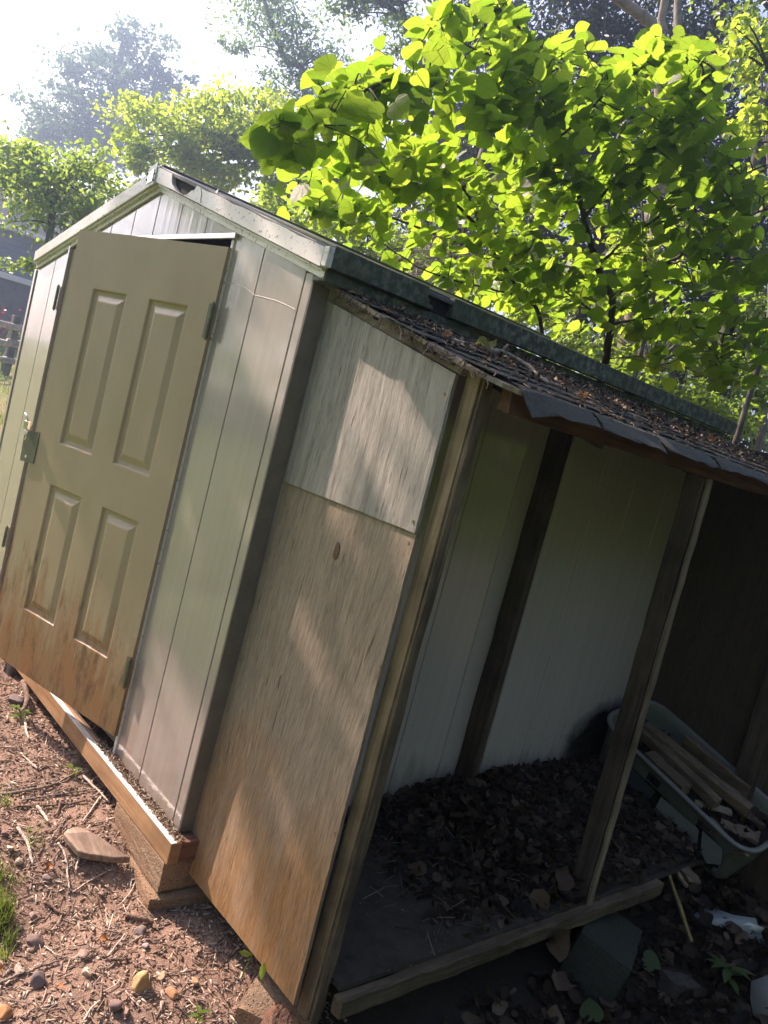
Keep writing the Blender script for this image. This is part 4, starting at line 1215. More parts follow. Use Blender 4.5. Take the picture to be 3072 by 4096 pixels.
stones = [(1165, 1545, 82, (.44, .27, .12), .95, 'upright yellow sandstone rock with a pointed top'), (1155, 1108, 62, (.24, .19, .165), .7, 'smooth grey stone below the dark log piece'),
          (312, 1512, 68, (.17, .13, .115), .7, 'dark grey rounded stone at lower left'), (722, 1442, 48, (.52, .44, .33), .8, 'cream round stone in the middle of the bare soil'),
          (152, 1418, 52, (.50, .40, .30), .6, 'pale flat stone left of the dark grey stone'), (285, 1185, 80, (.17, .12, .10), .5, 'long dark brown stone at the left'),
          (85, 420, 42, (.44, .36, .27), .7, 'cream stone by the grass at the left edge'), (153, 515, 36, (.42, .33, .25), .7, 'small tan stone below the cream stone by the grass'),
          (22, 1785, 60, (.40, .19, .08), .8, 'orange stone at the bottom left corner'), (945, 1738, 58, (.20, .13, .11), .8, 'dark brown lump of stone at the bottom'),
          (1038, 1775, 45, (.25, .155, .12), .8, 'reddish brown stone next to the dark lump at the bottom'), (388, 662, 34, (.24, .18, .15), .8, 'small brown stone below the curved twig'),
          (268, 975, 38, (.24, .165, .135), .6, 'flat reddish stone at the left'), (1200, 1222, 36, (.27, .22, .20), .6, 'small grey stone below the smooth grey stone'),
          (1338, 1482, 40, (.43, .31, .19), .6, 'tan pebble right of the yellow rock'), (1430, 1608, 58, (.36, .18, .085), .35, 'flat orange brown shard of stone right of the yellow rock'),
          (1622, 1525, 34, (.33, .20, .11), .8, 'round orange pebble at the edge of the plywood shadow'), (1480, 905, 32, (.20, .13, .095), .8, 'dark pebble in the shade beside the slab'),
          (690, 1290, 46, (.25, .17, .135), .6, 'flat brown stone right of the thin stick'), (40, 290, 40, (.22, .13, .10), .6, 'dark reddish stone at the left edge by the grass'),
          (1625, 905, 30, (.21, .14, .10), .8, 'rounded pebble in the shadow under the plywood'), (835, 785, 36, (.24, .16, .14), .5, 'flat purple brown stone in the open soil')]
for i, (sx, sy_, sz, col, fl, lb) in enumerate(stones):
    p = at_ground(*zc(sx, sy_))
    dist = float(np.dot(CR[2], p - CAM)); r = sz / 2.074 * dist / FPX * 1.22
    V, F, _ = rock_mesh(100 + i, 1.0, 3)
    a = random.uniform(0, 6.28); ca, sa = math.cos(a), math.sin(a)
    V = V @ np.array([[ca, sa, 0], [-sa, ca, 0], [0, 0, 1]]) * [r, r * random.uniform(.7, .95), r * fl]
    V = V + p + [0, 0, r * fl * .45]
    m_ = m_plain('stone_%d' % i, col, .85, .28, 40, .35)
    m_.name = 'stone_surface'
    o = mk('stone', V, F, m_, None, True)
    props(o, lb, 'stone', 'stones on the bare soil')
sticks = [
    ('c', [(120, 72), (330, 62), (590, 42), (720, 12)], 11, STICKD, 'long straight brown stick second below the grey branch'),
    ('b', [(-60, 1432), (200, 1395), (430, 1338), (560, 1280), (690, 1215)], 15, STICKM, 'thick grey branch lying toward the open door'),
    ('b', [(-40, 1395), (180, 1365), (420, 1310)], 8, STICKM, 'thin stick close beside the thick grey branch'),
    ('b', [(180, 1468), (400, 1432), (590, 1403), (760, 1378), (880, 1365)], 10, STICKM, 'long slender stick parallel to the thick grey branch'),
    ('b', [(860, 1400), (780, 1510), (680, 1655)], 12, STICKP, 'pale stick pointing from the sill beam to the weathered slab'),
    ('b', [(170, 1075), (240, 1145), (315, 1205)], 9, STICKP, 'short pale bent stick left of the door shadow'),
    ('b', [(205, 810), (212, 880), (235, 965)], 14, STICKP, 'pale broken stick at the edge of the door shadow'),
    ('b', [(160, 1150), (240, 1160), (310, 1208)], 9, STICKP, 'pale forked twig just under the bent stick'),
    ('b', [(305, 1525), (350, 1580), (395, 1655)], 18, STICKP, 'stubby tan stick by the grass tufts'),
    ('b', [(680, 1265), (790, 1370), (905, 1490)], 13, STICKP, 'chewed pale stick under the sill beam'),
    ('b', [(0, 1028), (100, 1032), (190, 1036)], 7, STICKD, 'thin straight stick at the left edge'),
    ('b', [(440, 1420), (560, 1370), (780, 1320)], 8, STICKM, 'slim grey twig crossing behind the long slender stick'),
    ('b', [(450, 1600), (480, 1550), (500, 1470)], 14, STICKD, 'short brown stick beside the stubby tan stick'),
    ('c', [(140, 245), (205, 345), (245, 440), (265, 560)], 18, STICKP, 'white peeling birch like stick at the left'),
    ('c', [(478, 372), (525, 440), (548, 540), (560, 660), (575, 755)], 11, STICKP, 'curved pale twig left of the weathered slab'),
    ('c', [(662, 430), (645, 520), (625, 600)], 13, STICKP, 'short upright looking stick below the weathered slab'),
    ('c', [(600, 780), (740, 685), (900, 578)], 8, STICKP, 'thin straight twig below the weathered slab'),
    ('c', [(405, 365), (480, 255), (575, 130)], 9, STICKM, 'thin stick leaning past the end of the weathered slab'),
    ('c', [(1118, 620), (1112, 710), (1065, 800), (975, 900)], 8, STICKP, 'bow shaped twig beside the concrete slab'),
    ('c', [(1092, 640), (1080, 740)], 7, STICKP, 'small twig inside the bow shaped twig'),
    ('c', [(1035, 985), (1150, 1015), (1262, 1050)], 30, STICKD, 'short thick log piece with dark bark near the slab corner'),
    ('c', [(215, 1452), (330, 1400), (485, 1350)], 14, STICKM, 'grey stick above the dark grey stone'),
    ('c', [(-20, 1545), (100, 1490), (205, 1442)], 16, STICKM, 'dark grey stick at the lower left edge'),
    ('c', [(890, 1312), (960, 1225), (1035, 1128)], 10, STICKP, 'slim pale stick above the yellow rock'),
    ('c', [(690, 1850), (750, 1750), (832, 1675)], 12, STICKP, 'crooked pale stick at the bottom edge'),
    ('c', [(830, 1680), (838, 1560)], 14, STICKD, 'dark stub of a stick above the crooked pale one'),
    ('c', [(250, 602), (360, 612), (452, 604)], 8, STICKD, 'thin dark twig below the white peeling stick'),
    ('c', [(660, 545), (730, 510), (790, 472)], 8, STICKD, 'short brown twig under the weathered slab'),
    ('c', [(360, 868), (440, 920), (520, 970)], 18, STICKD, 'thick brown bark strip left of centre'),
    ('c', [(900, 1345), (990, 1348), (1085, 1335)], 18, STICKD, 'dark bark strip above the yellow rock'),
    ('c', [(640, 1345), (740, 1270), (870, 1222)], 5, STICKM, 'hair thin twig right of the flat brown stone'),
    ('c', [(365, 1228), (420, 1265), (475, 1300), (640, 1335)], 6, STICKP, 'thin bent twig right of the long dark stone'),
    ('c', [(1040, 1600), (1090, 1670), (1160, 1735)], 8, STICKP, 'thin twig left of the yellow rock foot'),
    ('c', [(410, 1115), (470, 1040), (520, 950)], 6, STICKP, 'thin straw like twig in the open soil'),
    ('c', [(875, 905), (885, 1000), (960, 1090), (1110, 1125)], 4, STICKP, 'hair thin curved root above the smooth grey stone'),
    ('c', [(1190, 1170), (1290, 1180), (1370, 1140)], 8, STICKD, 'curved brown twig below the log piece'),
    ('c', [(870, 1600), (960, 1545), (1000, 1490)], 7, STICKP, 'slim twig left of the yellow rock'),
    ('c', [(1470, 1640), (1520, 1570), (1560, 1530)], 10, STICKD, 'brown twig by the flat orange shard'),
    ('c', [(20, 1480), (70, 1420), (105, 1340)], 6, STICKP, 'fine pale twig at the left edge'),
    ('c', [(470, 1480), (530, 1460), (590, 1430)], 9, STICKD, 'small brown twig right of the grey stick'),
]
for w, pts, wd_, mt, lb in sticks:
    fn = zc if w == 'c' else zb
    P = []
    for k, (a, b) in enumerate(pts):
        p = at_ground(*fn(a, b)); P.append(p)
    dist = float(np.dot(CR[2], P[0] - CAM)); r = wd_ / 2.074 / 2 * dist / FPX * 1.55
    P = [p + np.array([0, 0, r * .9 + .004]) for p in P]
    C_p = curve_pts(P, 5, r * .16)
    for q in C_p: q[2] = max(q[2], float(ground_d(q[0], q[1])) + r * .7)
    rad = np.linspace(r * 1.05, r * .75, len(C_p))
    mb = MB(); mb.tube(C_p, rad, 7, True, .10)
    # a side spur on the longer ones
    if len(pts) > 3 and r > .003:
        q = C_p[len(C_p) // 2]; d = np.array([random.uniform(-1, 1), random.uniform(-1, 1), .5]); d /= np.linalg.norm(d)
        mb.tube([q, q + d * r * 4], [r * .6, r * .35], 6)
    o = mb.build('stick', mt, None, True)
    props(o, lb, 'stick', 'sticks on the bare soil')
# weathered slab of wood leaning on the ground
P = [at_ground(*zc(a, b), l) for a, b, l in [(528, 272, .034), (560, 240, .03), (640, 215, .028), (760, 268, .028), (860, 312, .03), (975, 395, .034), (1090, 468, .036), (960, 458, .04), (850, 458, .042), (745, 435, .042), (655, 410, .042), (585, 340, .038)]]
n = len(P); V = P + [p - np.array([0, 0, .022]) for p in P]
o = mk('wood_slab', V, [tuple(range(n))[::-1], tuple(range(n, 2 * n))] + [(i, (i + 1) % n, n + (i + 1) % n, n + i) for i in range(n)], m_timber('slab_wood', (.19, .125, .085), (.42, .31, .23), 'x', sc=.8))
bevel(o, .004); props(o, 'tapered weathered slab of grey brown wood beside the concrete block', 'wood slab')
# curved root and stones in the door shadow
P = [at_ground(*zb(a, b), l) for a, b, l in [(190, 470, .06), (212, 540, .05), (225, 620, .035), (205, 690, .02), (165, 740, .005)]]
mb = MB(); mb.tube(curve_pts(P, 5), .011, 8, jit=.08); props(mb.build('root', STICKD, None, True), 'dark curved root rising in the shadow under the door', 'root')
p = at_ground(*zb(110, 410)); V, F, _ = rock_mesh(77, 1.0, 3)
o = mk('stone', V * [.055, .05, .07] + p + [0, 0, .03], F, m_plain('stone_dark', (.10, .085, .08), .85, .28, 40, .3), None, True); props(o, 'dark stone standing in the shadow at the foot of the door', 'stone')
p = at_ground(*zb(120, 640)); V, F, _ = rock_mesh(78, 1.0, 3)
o = mk('stone', V * [.05, .04, .025] + p + [0, 0, .012], F, m_plain('stone_dark2', (.12, .09, .08), .85, .28, 40, .3), None, True); props(o, 'flat dark stone beside the curved root', 'stone')
# orange leaf scraps on the soil
for a, b, s, lb in [(815, 1170, .03, 'orange leaf scrap between the log piece and the open soil'), (30, 1400, .025, 'orange leaf scrap at the left edge by the pale flat stone'), (520, 1555, .022, 'small orange leaf scrap right of the dark grey stone'), (390, 580, .03, 'orange leaf scrap below the white peeling stick'), (1010, 628, .015, 'tiny orange leaf scrap near the concrete block')]:
    lone_leaf(at_ground(*zc(a, b), .006), s, (.2, -.2, 1), (random.uniform(-1, 1), random.uniform(-1, 1), .1), DRYO, lb)

# ------------------------------------------------------------------ grass and weeds
GRASS = m_leaf('grass_blade', (.075, .12, .028), (.14, .17, .05), (.20, .34, .05), (.34, .40, .10), .4)
def grass(pts, h0, h1, name, label, parent=None):
    pts = np.array(pts); N = len(pts)
    hd = rand_unit(N) * [1, 1, 0]
    nr = rand_unit(N) * .45 + np.array([0, 0, 1.0])
    Rm = frames(hd + 1e-4, nr)           # blade grows along template z -> put normal as z
    Rm = frames(nr, hd + 1e-4)
    S = np.column_stack([rng.uniform(.002, .0045, N), rng.uniform(h0, h1, N) * 1.4, rng.uniform(h0, h1, N)])
    o = scatter(name, BLADE, Rm, pts, S, GRASS, None)
    return props(o, label, 'grass', None, 'stuff')
GP = []
for cx, cy, r_, k in [((0), 930, 60, 130), (30, 1010, 60, 120), (-40, 1090, 60, 120), (60, 1190, 45, 45), (-60, 850, 60, 100), (300, 360, 70, 16), (100, 700, 60, 14), (-40, 640, 60, 40), (-90, 980, 60, 120), (20, 1330, 40, 25), (40, 40, 40, 20)]:
    for _ in range(k):
        q = at_ground(*zc(cx + random.gauss(0, r_ * .6), cy + random.gauss(0, r_ * .5)))
        GP.append(q)
grass(GP, .025, .075, 'grass_tufts', 'tufts of long grass at the left edge of the bare soil')
# lawn left of the shed and in front
LP = []
N = 26000
x = -2.9 - rng.random(N) ** 1.6 * 15; y = -7 + rng.random(N) * 13
keep = ((x < -2.9) & (np.abs(y) < 7))
x, y = x[keep], y[keep]
LP = np.column_stack([x, y, ground_d(x, y)])
N = len(LP)
nr = rand_unit(N) * .4 + np.array([0, 0, 1.0]); hd = rand_unit(N) * [1, 1, 0] + 1e-4
o = scatter('lawn_grass', BLADE, frames(nr, hd), LP, np.column_stack([rng.uniform(.01, .03, N), rng.uniform(.06, .1, N), rng.uniform(.05, .11, N)]), GRASS)
props(o, 'sunlit lawn grass sloping up beyond the left side of the shed', 'grass', None, 'stuff')
WEED = m_leaf('weed_leaf', (.09, .17, .03), (.12, .2, .04), (.30, .50, .06), (.36, .55, .08), .5)
def weed(p, leaves, size, label, h=.03, tpl=None, mat=None):
    t = thing('weed', tuple(p), label, 'plant')
    mb = MB(); mb.tube([p, p + np.array([0, 0, h])], .0015, 5); mb.build('stem', WEED, t)
    tpl = tpl or oval_tpl(.24, .3)
    V, F, UV = tpl
    for k in range(leaves):
        a = 2 * math.pi * k / leaves + random.uniform(-.3, .3)
        hd = np.array([math.cos(a), math.sin(a), random.uniform(.1, .6)]); nr = np.array([-hd[0] * .3, -hd[1] * .3, 1])
        Rm = frames(nr[None], hd[None])[0]
        mk('leaf', (V * size * random.uniform(.7, 1.15)) @ Rm.T + p + [0, 0, h * random.uniform(.5, 1)], F, mat or WEED, t, True, UV)
    return t
weed(at_ground(*zb(130, 720)), 5, .035, 'tiny bright green seedling in the sun beside the curved root')
weed(at_ground(*zb(165, 790)), 5, .05, 'bright green seedling with narrow leaves at the edge of the door shadow')
weed(at_ground(*zb(590, 1240)), 4, .04, 'little green seedling at the tip of the thick grey branch')
weed(at_ground(*zc(1640, 1850)), 4, .03, 'low green seedling at the bottom right of the sunlit soil')
FERN = m_leaf('fern_leaf', (.05, .10, .03), (.07, .13, .04), (.12, .24, .05), (.16, .3, .06), .4)
gw = at_ground(2885, 3960)
t = weed(gw, 9, .10, 'dark green feathery weed at the bottom right in the dead leaves', .10, oval_tpl(.17, .3), FERN)
w2 = at_plane(1080, 3780, 1, .05); 
t = thing('sprout', tuple(at_ground(1010, 3830)), 'thin pale sprout with drooping leaves growing from under the plywood', 'plant')
b_ = at_ground(960, 3925)
mb = MB(); mb.tube(curve_pts([b_, b_ + np.array([.0, .01, .05]), at_plane(1010, 3820, 1, b_[1] + .015)], 4), .0016, 5); mb.build('stem', WEED, t)
V, F, UV = oval_tpl(.2, .2)
for (px, py, hd, s) in [(1010, 3818, (-.8, -.2, -.3), .045), (1062, 3845, (.05, -.05, -1), .055)]:
    p = at_plane(px, py, 1, .03)
    Rm = frames(np.array([[.5, -.8, .2]]), np.array([hd]))[0]
    mk('leaf', (V * s) @ Rm.T + p, F, WEED, t, True, UV)

# ------------------------------------------------------------------ trees
RB_LEAF = m_leaf('redbud_leaf', (.045, .095, .022), (.075, .13, .03), (.19, .38, .022), (.42, .62, .05), .6, .42, True, .35)
MAPLE = m_leaf('maple_leaf', (.05, .09, .02), (.085, .13, .03), (.34, .54, .04), (.56, .70, .07), .6)
DOGW = m_leaf('dogwood_leaf', (.04, .085, .02), (.07, .12, .03), (.26, .44, .035), (.40, .58, .06), .55)
FARL = m_leaf('far_tree_leaf', (.045, .075, .035), (.06, .10, .045), (.10, .2, .06), (.14, .26, .08), .35)
LOCU = m_leaf('locust_leaf', (.05, .09, .03), (.075, .12, .04), (.16, .3, .06), (.22, .38, .08), .45)
HEML = m_leaf('hemlock_needles', (.014, .026, .013), (.028, .045, .02), (.03, .06, .015), (.05, .09, .02), .25)
WOODL = m_leaf('woods_leaf', (.035, .07, .018), (.07, .11, .025), (.22, .40, .035), (.38, .56, .06), .55)
BARKG = m_bark('bark_grey', (.10, .085, .07), (.30, .27, .23))
BARKD = m_bark('bark_dark', (.030, .025, .020), (.085, .070, .055))
BARKT = m_bark('bark_tan', (.16, .12, .085), (.36, .29, .22), (22, 22, 4))

def crown_pts(blobs, n, clumps=40, spread=.16, shell=.55):
    out = []
    tot = sum(b[1][0] * b[1][1] * b[1][2] for b in blobs) ** 1
    w = np.array([(b[1][0] * b[1][1] * b[1][2]) ** .67 for b in blobs]); w /= w.sum()
    cl = []
    for (c, r), k in zip(blobs, w):
        m_ = max(3, int(clumps * k)); r = np.array(r, float)
        d = rand_unit(m_) * (shell + (1 - shell) * rng.random((m_, 1)))
        cc = np.array(c) + d * r
        cl.append(cc)
        q = max(1, int(n * k / m_))
        s = spread * r.mean()
        pts = cc[:, None] + rng.normal(size=(m_, q, 3)) * np.array([s, s, s * .55]) * (.6 + rng.random((m_, 1, 1)))
        out.append(pts.reshape(-1, 3))
    return np.concatenate(out), np.concatenate(cl)

def tree(name, label, base, trunk, r0, blobs, n, size, leafm, barkm, cat='tree', group=None, clumps=40, spread=.16, tpl=None, up=.9, shell=.5, limbs=26, keepfn=None, cname='foliage'):
    t = thing(name, tuple(base), label, cat, group)
    mb = MB(); cp = curve_pts(trunk, 5, r0 * .12)
    mb.tube(cp, np.linspace(r0, r0 * .35, len(cp)), 9, True, .07)
    mb.build('trunk', barkm, t, True)
    P, cl = crown_pts(blobs, n, clumps, spread, shell)
    if keepfn is not None:
        P = P[keepfn(P)]
    mb = MB()
    for k in range(min(limbs, len(cl))):
        c = cl[rng.integers(len(cl))]
        if keepfn is not None and not keepfn(c[None])[0]: continue
        # start on the trunk below the clump
        cand = [q for q in cp[len(cp) // 4:] if q[2] < c[2] + .2] or [cp[len(cp) // 2]]
        q = min(cand, key=lambda s_: np.linalg.norm(s_ - c) + .0 * s_[2])
        m_ = (q + c) / 2 + np.array([0, 0, .08 * np.linalg.norm(c - q)]) + rng.normal(0, .03, 3) * np.linalg.norm(c - q)
        L = np.linalg.norm(c - q)
        mb.tube(curve_pts([q, m_, c], 4), np.linspace(min(r0 * .45, .012 + .012 * L), .004 + .001 * L, 9), 5, False)
    if mb.V: mb.build('limbs', barkm, t, True)['kind'] = 'stuff'
    N = len(P)
    nr = rand_unit(N) * .9 + np.array([0, 0, up * .55]) + SUN * .35; hd = rand_unit(N) + np.array([0, 0, -.35])
    o = scatter(cname, tpl or quad_tpl(.62), frames(nr, hd), P, size * rng.uniform(.6, 1.25, N), leafm, t)
    return t

# ---- redbud behind the shed, its boughs arching over the roof
K = 1.8517
RB0 = np.array([-.95, 2.86, 0.0]); RB0[2] = float(ground_z(RB0[0], RB0[1]))
RBT = thing('redbud_tree', tuple(RB0), 'redbud tree with large heart shaped leaves arching over the shed roof', 'tree')
def dpt(x, y, t): return at_t(x * K, y * K, t)
limb_def = [
    # (pixels on the 1659 wide view with distance), start radius, end radius
    ([(1308, 775, 4.75), (1318, 700, 4.7), (1322, 640, 4.65), (1290, 575, 4.55), (1262, 470, 4.4), (1240, 380, 4.2), (1205, 300, 4.0), (1192, 240, 3.9), (1165, 130, 3.7), (1120, 60, 3.55), (1080, 20, 3.5)], .036, .006),
    ([(1240, 380, 4.2), (1180, 290, 4.0), (1090, 232, 3.7), (980, 195, 3.4), (870, 168, 3.1), (760, 215, 2.9), (660, 290, 2.75), (600, 320, 2.7)], .017, .004),
    ([(1322, 640, 4.65), (1380, 605, 4.5), (1440, 570, 4.35), (1520, 520, 4.2), (1610, 470, 4.0), (1690, 440, 3.9)], .017, .006),
    ([(1170, 715, 4.9), (1130, 640, 4.8), (1075, 560, 4.6), (1040, 500, 4.4), (970, 430, 4.1), (880, 390, 3.8), (780, 350, 3.5), (690, 330, 3.3)], .020, .005),
    ([(1110, 610, 4.75), (1030, 545, 4.6), (930, 500, 4.4), (820, 465, 4.1), (720, 455, 3.9), (640, 430, 3.7)], .012, .004),
    ([(1262, 470, 4.4), (1320, 400, 4.2), (1390, 330, 4.0), (1440, 270, 3.8), (1500, 200, 3.6), (1545, 150, 3.5)], .012, .004),
    ([(1205, 300, 4.0), (1270, 240, 3.9), (1340, 170, 3.8), (1400, 110, 3.7)], .009, .004),
    ([(1318, 700, 4.7), (1400, 690, 4.6), (1480, 700, 4.5), (1580, 725, 4.3), (1680, 750, 4.2)], .011, .004),
    ([(1440, 570, 4.35), (1500, 560, 4.2), (1580, 560, 4.0), (1670, 560, 3.9)], .009, .004),
    ([(1290, 575, 4.55), (1350, 520, 4.3), (1420, 470, 4.1), (1500, 420, 3.9), (1600, 380, 3.7), (1670, 350, 3.6)], .011, .004),
    ([(1192, 240, 3.9), (1110, 150, 3.7), (1010, 100, 3.4), (930, 60, 3.2)], .008, .003),
    ([(1040, 500, 4.4), (1010, 420, 4.2), (930, 330, 3.9), (840, 280, 3.6), (760, 270, 3.4)], .009, .003),
    ([(1130, 640, 4.8), (1040, 620, 4.8), (930, 590, 4.6), (830, 530, 4.5), (740, 480, 4.3)], .009, .003),
    ([(1318, 700, 4.7), (1250, 650, 4.6), (1180, 600, 4.5), (1130, 560, 4.4)], .010, .004),
    ([(1480, 700, 4.5), (1540, 760, 4.3), (1560, 800, 4.2)], .006, .003),
]
limbs = []
for k, (pts, r0, r1) in enumerate(limb_def):
    P = [dpt(*p) for p in pts]
    if k == 0: P = [RB0 + [0, 0, -.05], RB0 * [1, 1, 0] + [-.01, .02, 1.0]] + P
    if k == 3: P = [RB0 + [-.25, .12, -.05], RB0 * [1, 1, 0] + [-.3, .1, 1.2]] + P
    c = curve_pts(P, 6, .0025)
    limbs.append(np.array(c))
    mb = MB(); mb.tube(c, np.linspace(r0 * .78, r1 * .7, len(c)), 8, True, .06)
    mb.build('trunk' if k in (0, 3) else 'branch', BARKD, RBT, True)
poly = np.array([(535, 315), (600, 235), (665, 165), (740, 125), (830, 90), (885, 20), (960, -40), (1130, -30), (1200, 50), (1290, 75), (1350, 95), (1400, 90), (1470, 50), (1545, 75), (1565, 180), (1580, 260), (1600, 320), (1680, 300), (1700, 600), (1690, 720), (1600, 850), (1520, 850), (1400, 790), (1230, 720), (1040, 655), (850, 570), (700, 520), (590, 470), (580, 400), (640, 370)], float) * K
def in_poly(q, poly):
    x, y = q[:, 0], q[:, 1]; ins = np.zeros(len(q), bool); n = len(poly)
    for i in range(n):
        x0, y0 = poly[i]; x1, y1 = poly[(i + 1) % n]
        c = ((y0 > y) != (y1 > y)) & (x < (x1 - x0) * (y - y0) / (y1 - y0 + 1e-9) + x0)
        ins ^= c
    return ins
allL = np.concatenate(limbs[0:1] + limbs[1:])
allL = allL[allL[:, 2] > 2.0]
# twig tips: points of the crown around the limbs
tips = []
allP = project(allL)
tries = 0
while len(tips) < 640 and tries < 6000:
    tries += 1
    u = poly.min(0) + rng.random(2) * (poly.max(0) - poly.min(0))
    if not in_poly(u[None], poly)[0]: continue
    dd = np.hypot(*(allP[:, :2] - u).T)
    j = int(dd.argmin())
    if dd[j] > 420: continue
    x_, y_ = u / K
    if 1330 < x_ < 1480 and 430 < y_ < 570 and rng.random() < .6: continue
    if 1230 < x_ < 1340 and 20 < y_ < 130 and rng.random() < .8: continue
    p = CAM + ray(*u) * (allP[j, 2] + rng.normal(0, .28))
    if (p[0] > -2.5 and p[0] < .2 and p[1] < 2.6 and p[2] < zt(p[0]) + .15): continue
    d = p - allL[j]; L = np.linalg.norm(d)
    if L < .38: p = allL[j] + d / (L + 1e-6) * .38 * np.array([1, 1, .5])
    tips.append((p, allL[j]))
tips = [t for t in tips if in_poly(project(t[0])[:, :2], poly)[0]]
mb = MB()
LT_, LR, LS = [], [], []
tocam = lambda p: (CAM - p) / np.linalg.norm(CAM - p)
for p, q in tips:
    L = np.linalg.norm(p - q)
    m_ = (p + q) / 2 + np.array([0, 0, .05 * L]) + rng.normal(0, .02, 3)
    c = curve_pts([q, m_, p], 4)
    mb.tube(c, np.linspace(.0035, .0015, len(c)), 4, False)
    k = int(rng.integers(4, 7))
    ax = c[-1] - c[-4]; ax = ax / (np.linalg.norm(ax) + 1e-9)
    side = np.cross(ax, [0, 0, 1.0]); side /= np.linalg.norm(side) + 1e-9
    for j in range(k):
        t = .12 + .88 * (j + .5) / k
        b = np.array(c[min(int(t * (len(c) - 1)), len(c) - 1)]) + rng.normal(0, .03, 3)
        sg = 1 if j % 2 else -1
        hd = side * sg * .8 + ax * .5 + np.array([0, 0, -.55]) + rng.normal(0, .25, 3)
        nr = SUN * .55 + np.array([0, 0, .40]) + rng.normal(0, .42, 3)
        hd /= np.linalg.norm(hd)
        s = rng.uniform(.052, .100)
        pb = b + hd * .03 + np.array([0, 0, -.005])
        mb.tube([b, pb], .0008, 3, False)
        LT_.append(pb); LR.append(frames(nr[None], hd[None])[0]); LS.append(s)
tw_ = mb.build('twigs', BARKD, RBT); tw_['kind'] = 'stuff'
LT_ = np.array(LT_); LR = np.array(LR); LS = np.array(LS)
pr = project(LT_)
ok = in_poly(pr[:, :2], poly) | (pr[:, 0] > 1300)
ok &= ~((LT_[:, 0] > -2.6) & (LT_[:, 0] < .2) & (LT_[:, 1] < 2.6) & (LT_[:, 2] < np.array([zt(v) for v in LT_[:, 0]]) + .10))
LT_, LR, LS, pr = LT_[ok], LR[ok], LS[ok], pr[ok]
inv = (pr[:, 0] > -50) & (pr[:, 0] < 3120) & (pr[:, 1] > -50) & (pr[:, 1] < 4150)
appar = np.where(inv, LS / pr[:, 2], 0)
order = np.argsort(-appar)
tpls = [heart_tpl(.10, .20), heart_tpl(.30, .10), heart_tpl(.18, .30), heart_tpl(.05, .05)]
lmesh = []
for k, (V, F, UV) in enumerate(tpls):
    me = bpy.data.meshes.new('redbud_leaf_shape')
    me.from_pydata([tuple(v) for v in V], [], [tuple(int(i) for i in f) for f in F])
    l = me.uv_layers.new(name='UVMap')
    for lp in me.loops: l.data[lp.index].uv = UV[lp.vertex_index]
    for pgn in me.polygons: pgn.use_smooth = True
    me.materials.append(RB_LEAF); lmesh.append(me)
for i in order[:300]:
    o = bpy.data.objects.new('leaf', lmesh[int(rng.integers(4))])
    COL.objects.link(o); o.parent = RBT
    M = Matrix.Identity(4)
    for a in range(3):
        for b in range(3): M[a][b] = LR[i][a][b] * LS[i]
        M[a][3] = LT_[i][a] - RB0[a]
    o.matrix_basis = M
rest = order[300:]
for k in range(4):
    s_ = rest[k::4]
    if k == 0: acc = []
    V, F, UV = tpls[k]
    W = np.einsum('nij,nkj->nki', LR[s_], V[None] * LS[s_][:, None, None]) + LT_[s_][:, None]
    acc.append((W.reshape(-1, 3), (F[None] + (np.arange(len(s_)) * len(V))[:, None, None]).reshape(-1, 3), np.tile(UV, (len(s_), 1))))
off = 0; VV = []; FF = []; UU = []
for a, b, c in acc:
    VV.append(a); FF.append(b + off); UU.append(c); off += len(a)
o = mk('leaf_mass', np.concatenate(VV), np.concatenate(FF), RB_LEAF, RBT, True, np.concatenate(UU)); o['kind'] = 'stuff'

# ---- shade tree left of the frame whose low bough dapples the shed front
e1 = np.array([SUN[1], -SUN[0], 0]); e1 /= np.linalg.norm(e1)       # sideways to the sun
if e1[1] < 0: e1 = -e1
e2 = np.cross(SUN, e1); e2 = e2 if e2[2] > 0 else -e2
sp = lambda u, v, t: u * e1 + v * e2 + t * SUN
tb_ = sp(-2.6, 0, 8.2); tb_[2] = float(ground_z(tb_[0], tb_[1]))
GAPS = [(-.21, 0, 1.49), (-.42, 0, .93), (.345, .07, .74), (.24, .05, .08), (.10, .07, 1.58), (.27, .07, 1.53), (.34, .07, 1.36), (.47, .07, 1.22), (.12, .07, 1.38), (-.03, 0, .38), (-.17, 0, .30), (-.30, 0, .22), (-.9, -.0, 2.0), (.05, -.03, 1.80), (-.62, -.03, 1.98), (.2, .07, 1.2), (.42, .06, .30)]
GAPS = [(float(np.dot(e1, q)), float(np.dot(e2, q))) for q in GAPS]
def shade_keep(P):
    u = P @ e1; v = P @ e2
    edge = .0 + .22 * np.clip((u - .22) / .2, 0, 3) + .25 * np.clip((-.24 - u) / .2, 0, 3)
    for gu, gv in GAPS:
        edge = np.where(((u - gu) / .074) ** 2 + ((v - gv) / .060) ** 2 < 1, 99.0, edge)
    return (rng.random(len(P)) < np.clip((v - edge + .05) / .32, 0, 1)) & (u < .60)
tree('shade_tree', 'leafy tree standing out in the lawn whose low bough shades the shed front', tb_, [tb_, sp(-2.5, 1.5, 8.2) * [1, 1, 0] + [0, 0, 2.5], sp(-1.8, 1.6, 8.3), sp(-1.0, 1.5, 8.2), sp(-.2, 1.1, 8.2), sp(.1, .9, 8.2)], .11,
     [(sp(.02, .75, 8.2), (.42, .42, .62)), (sp(.02, .35, 8.2), (.36, .36, .34)), (sp(.25, .9, 8.2), (.3, .3, .5)), (sp(.0, 1.45, 8.2), (.5, .5, .55)), (sp(-.9, 2.4, 8.3), (1.0, 1.0, .8)), (sp(-2.2, 3.2, 8.3), (1.5, 1.5, 1.1))], 15000, .085, MAPLE, BARKG, clumps=420, spread=.24, keepfn=shade_keep, shell=.1)

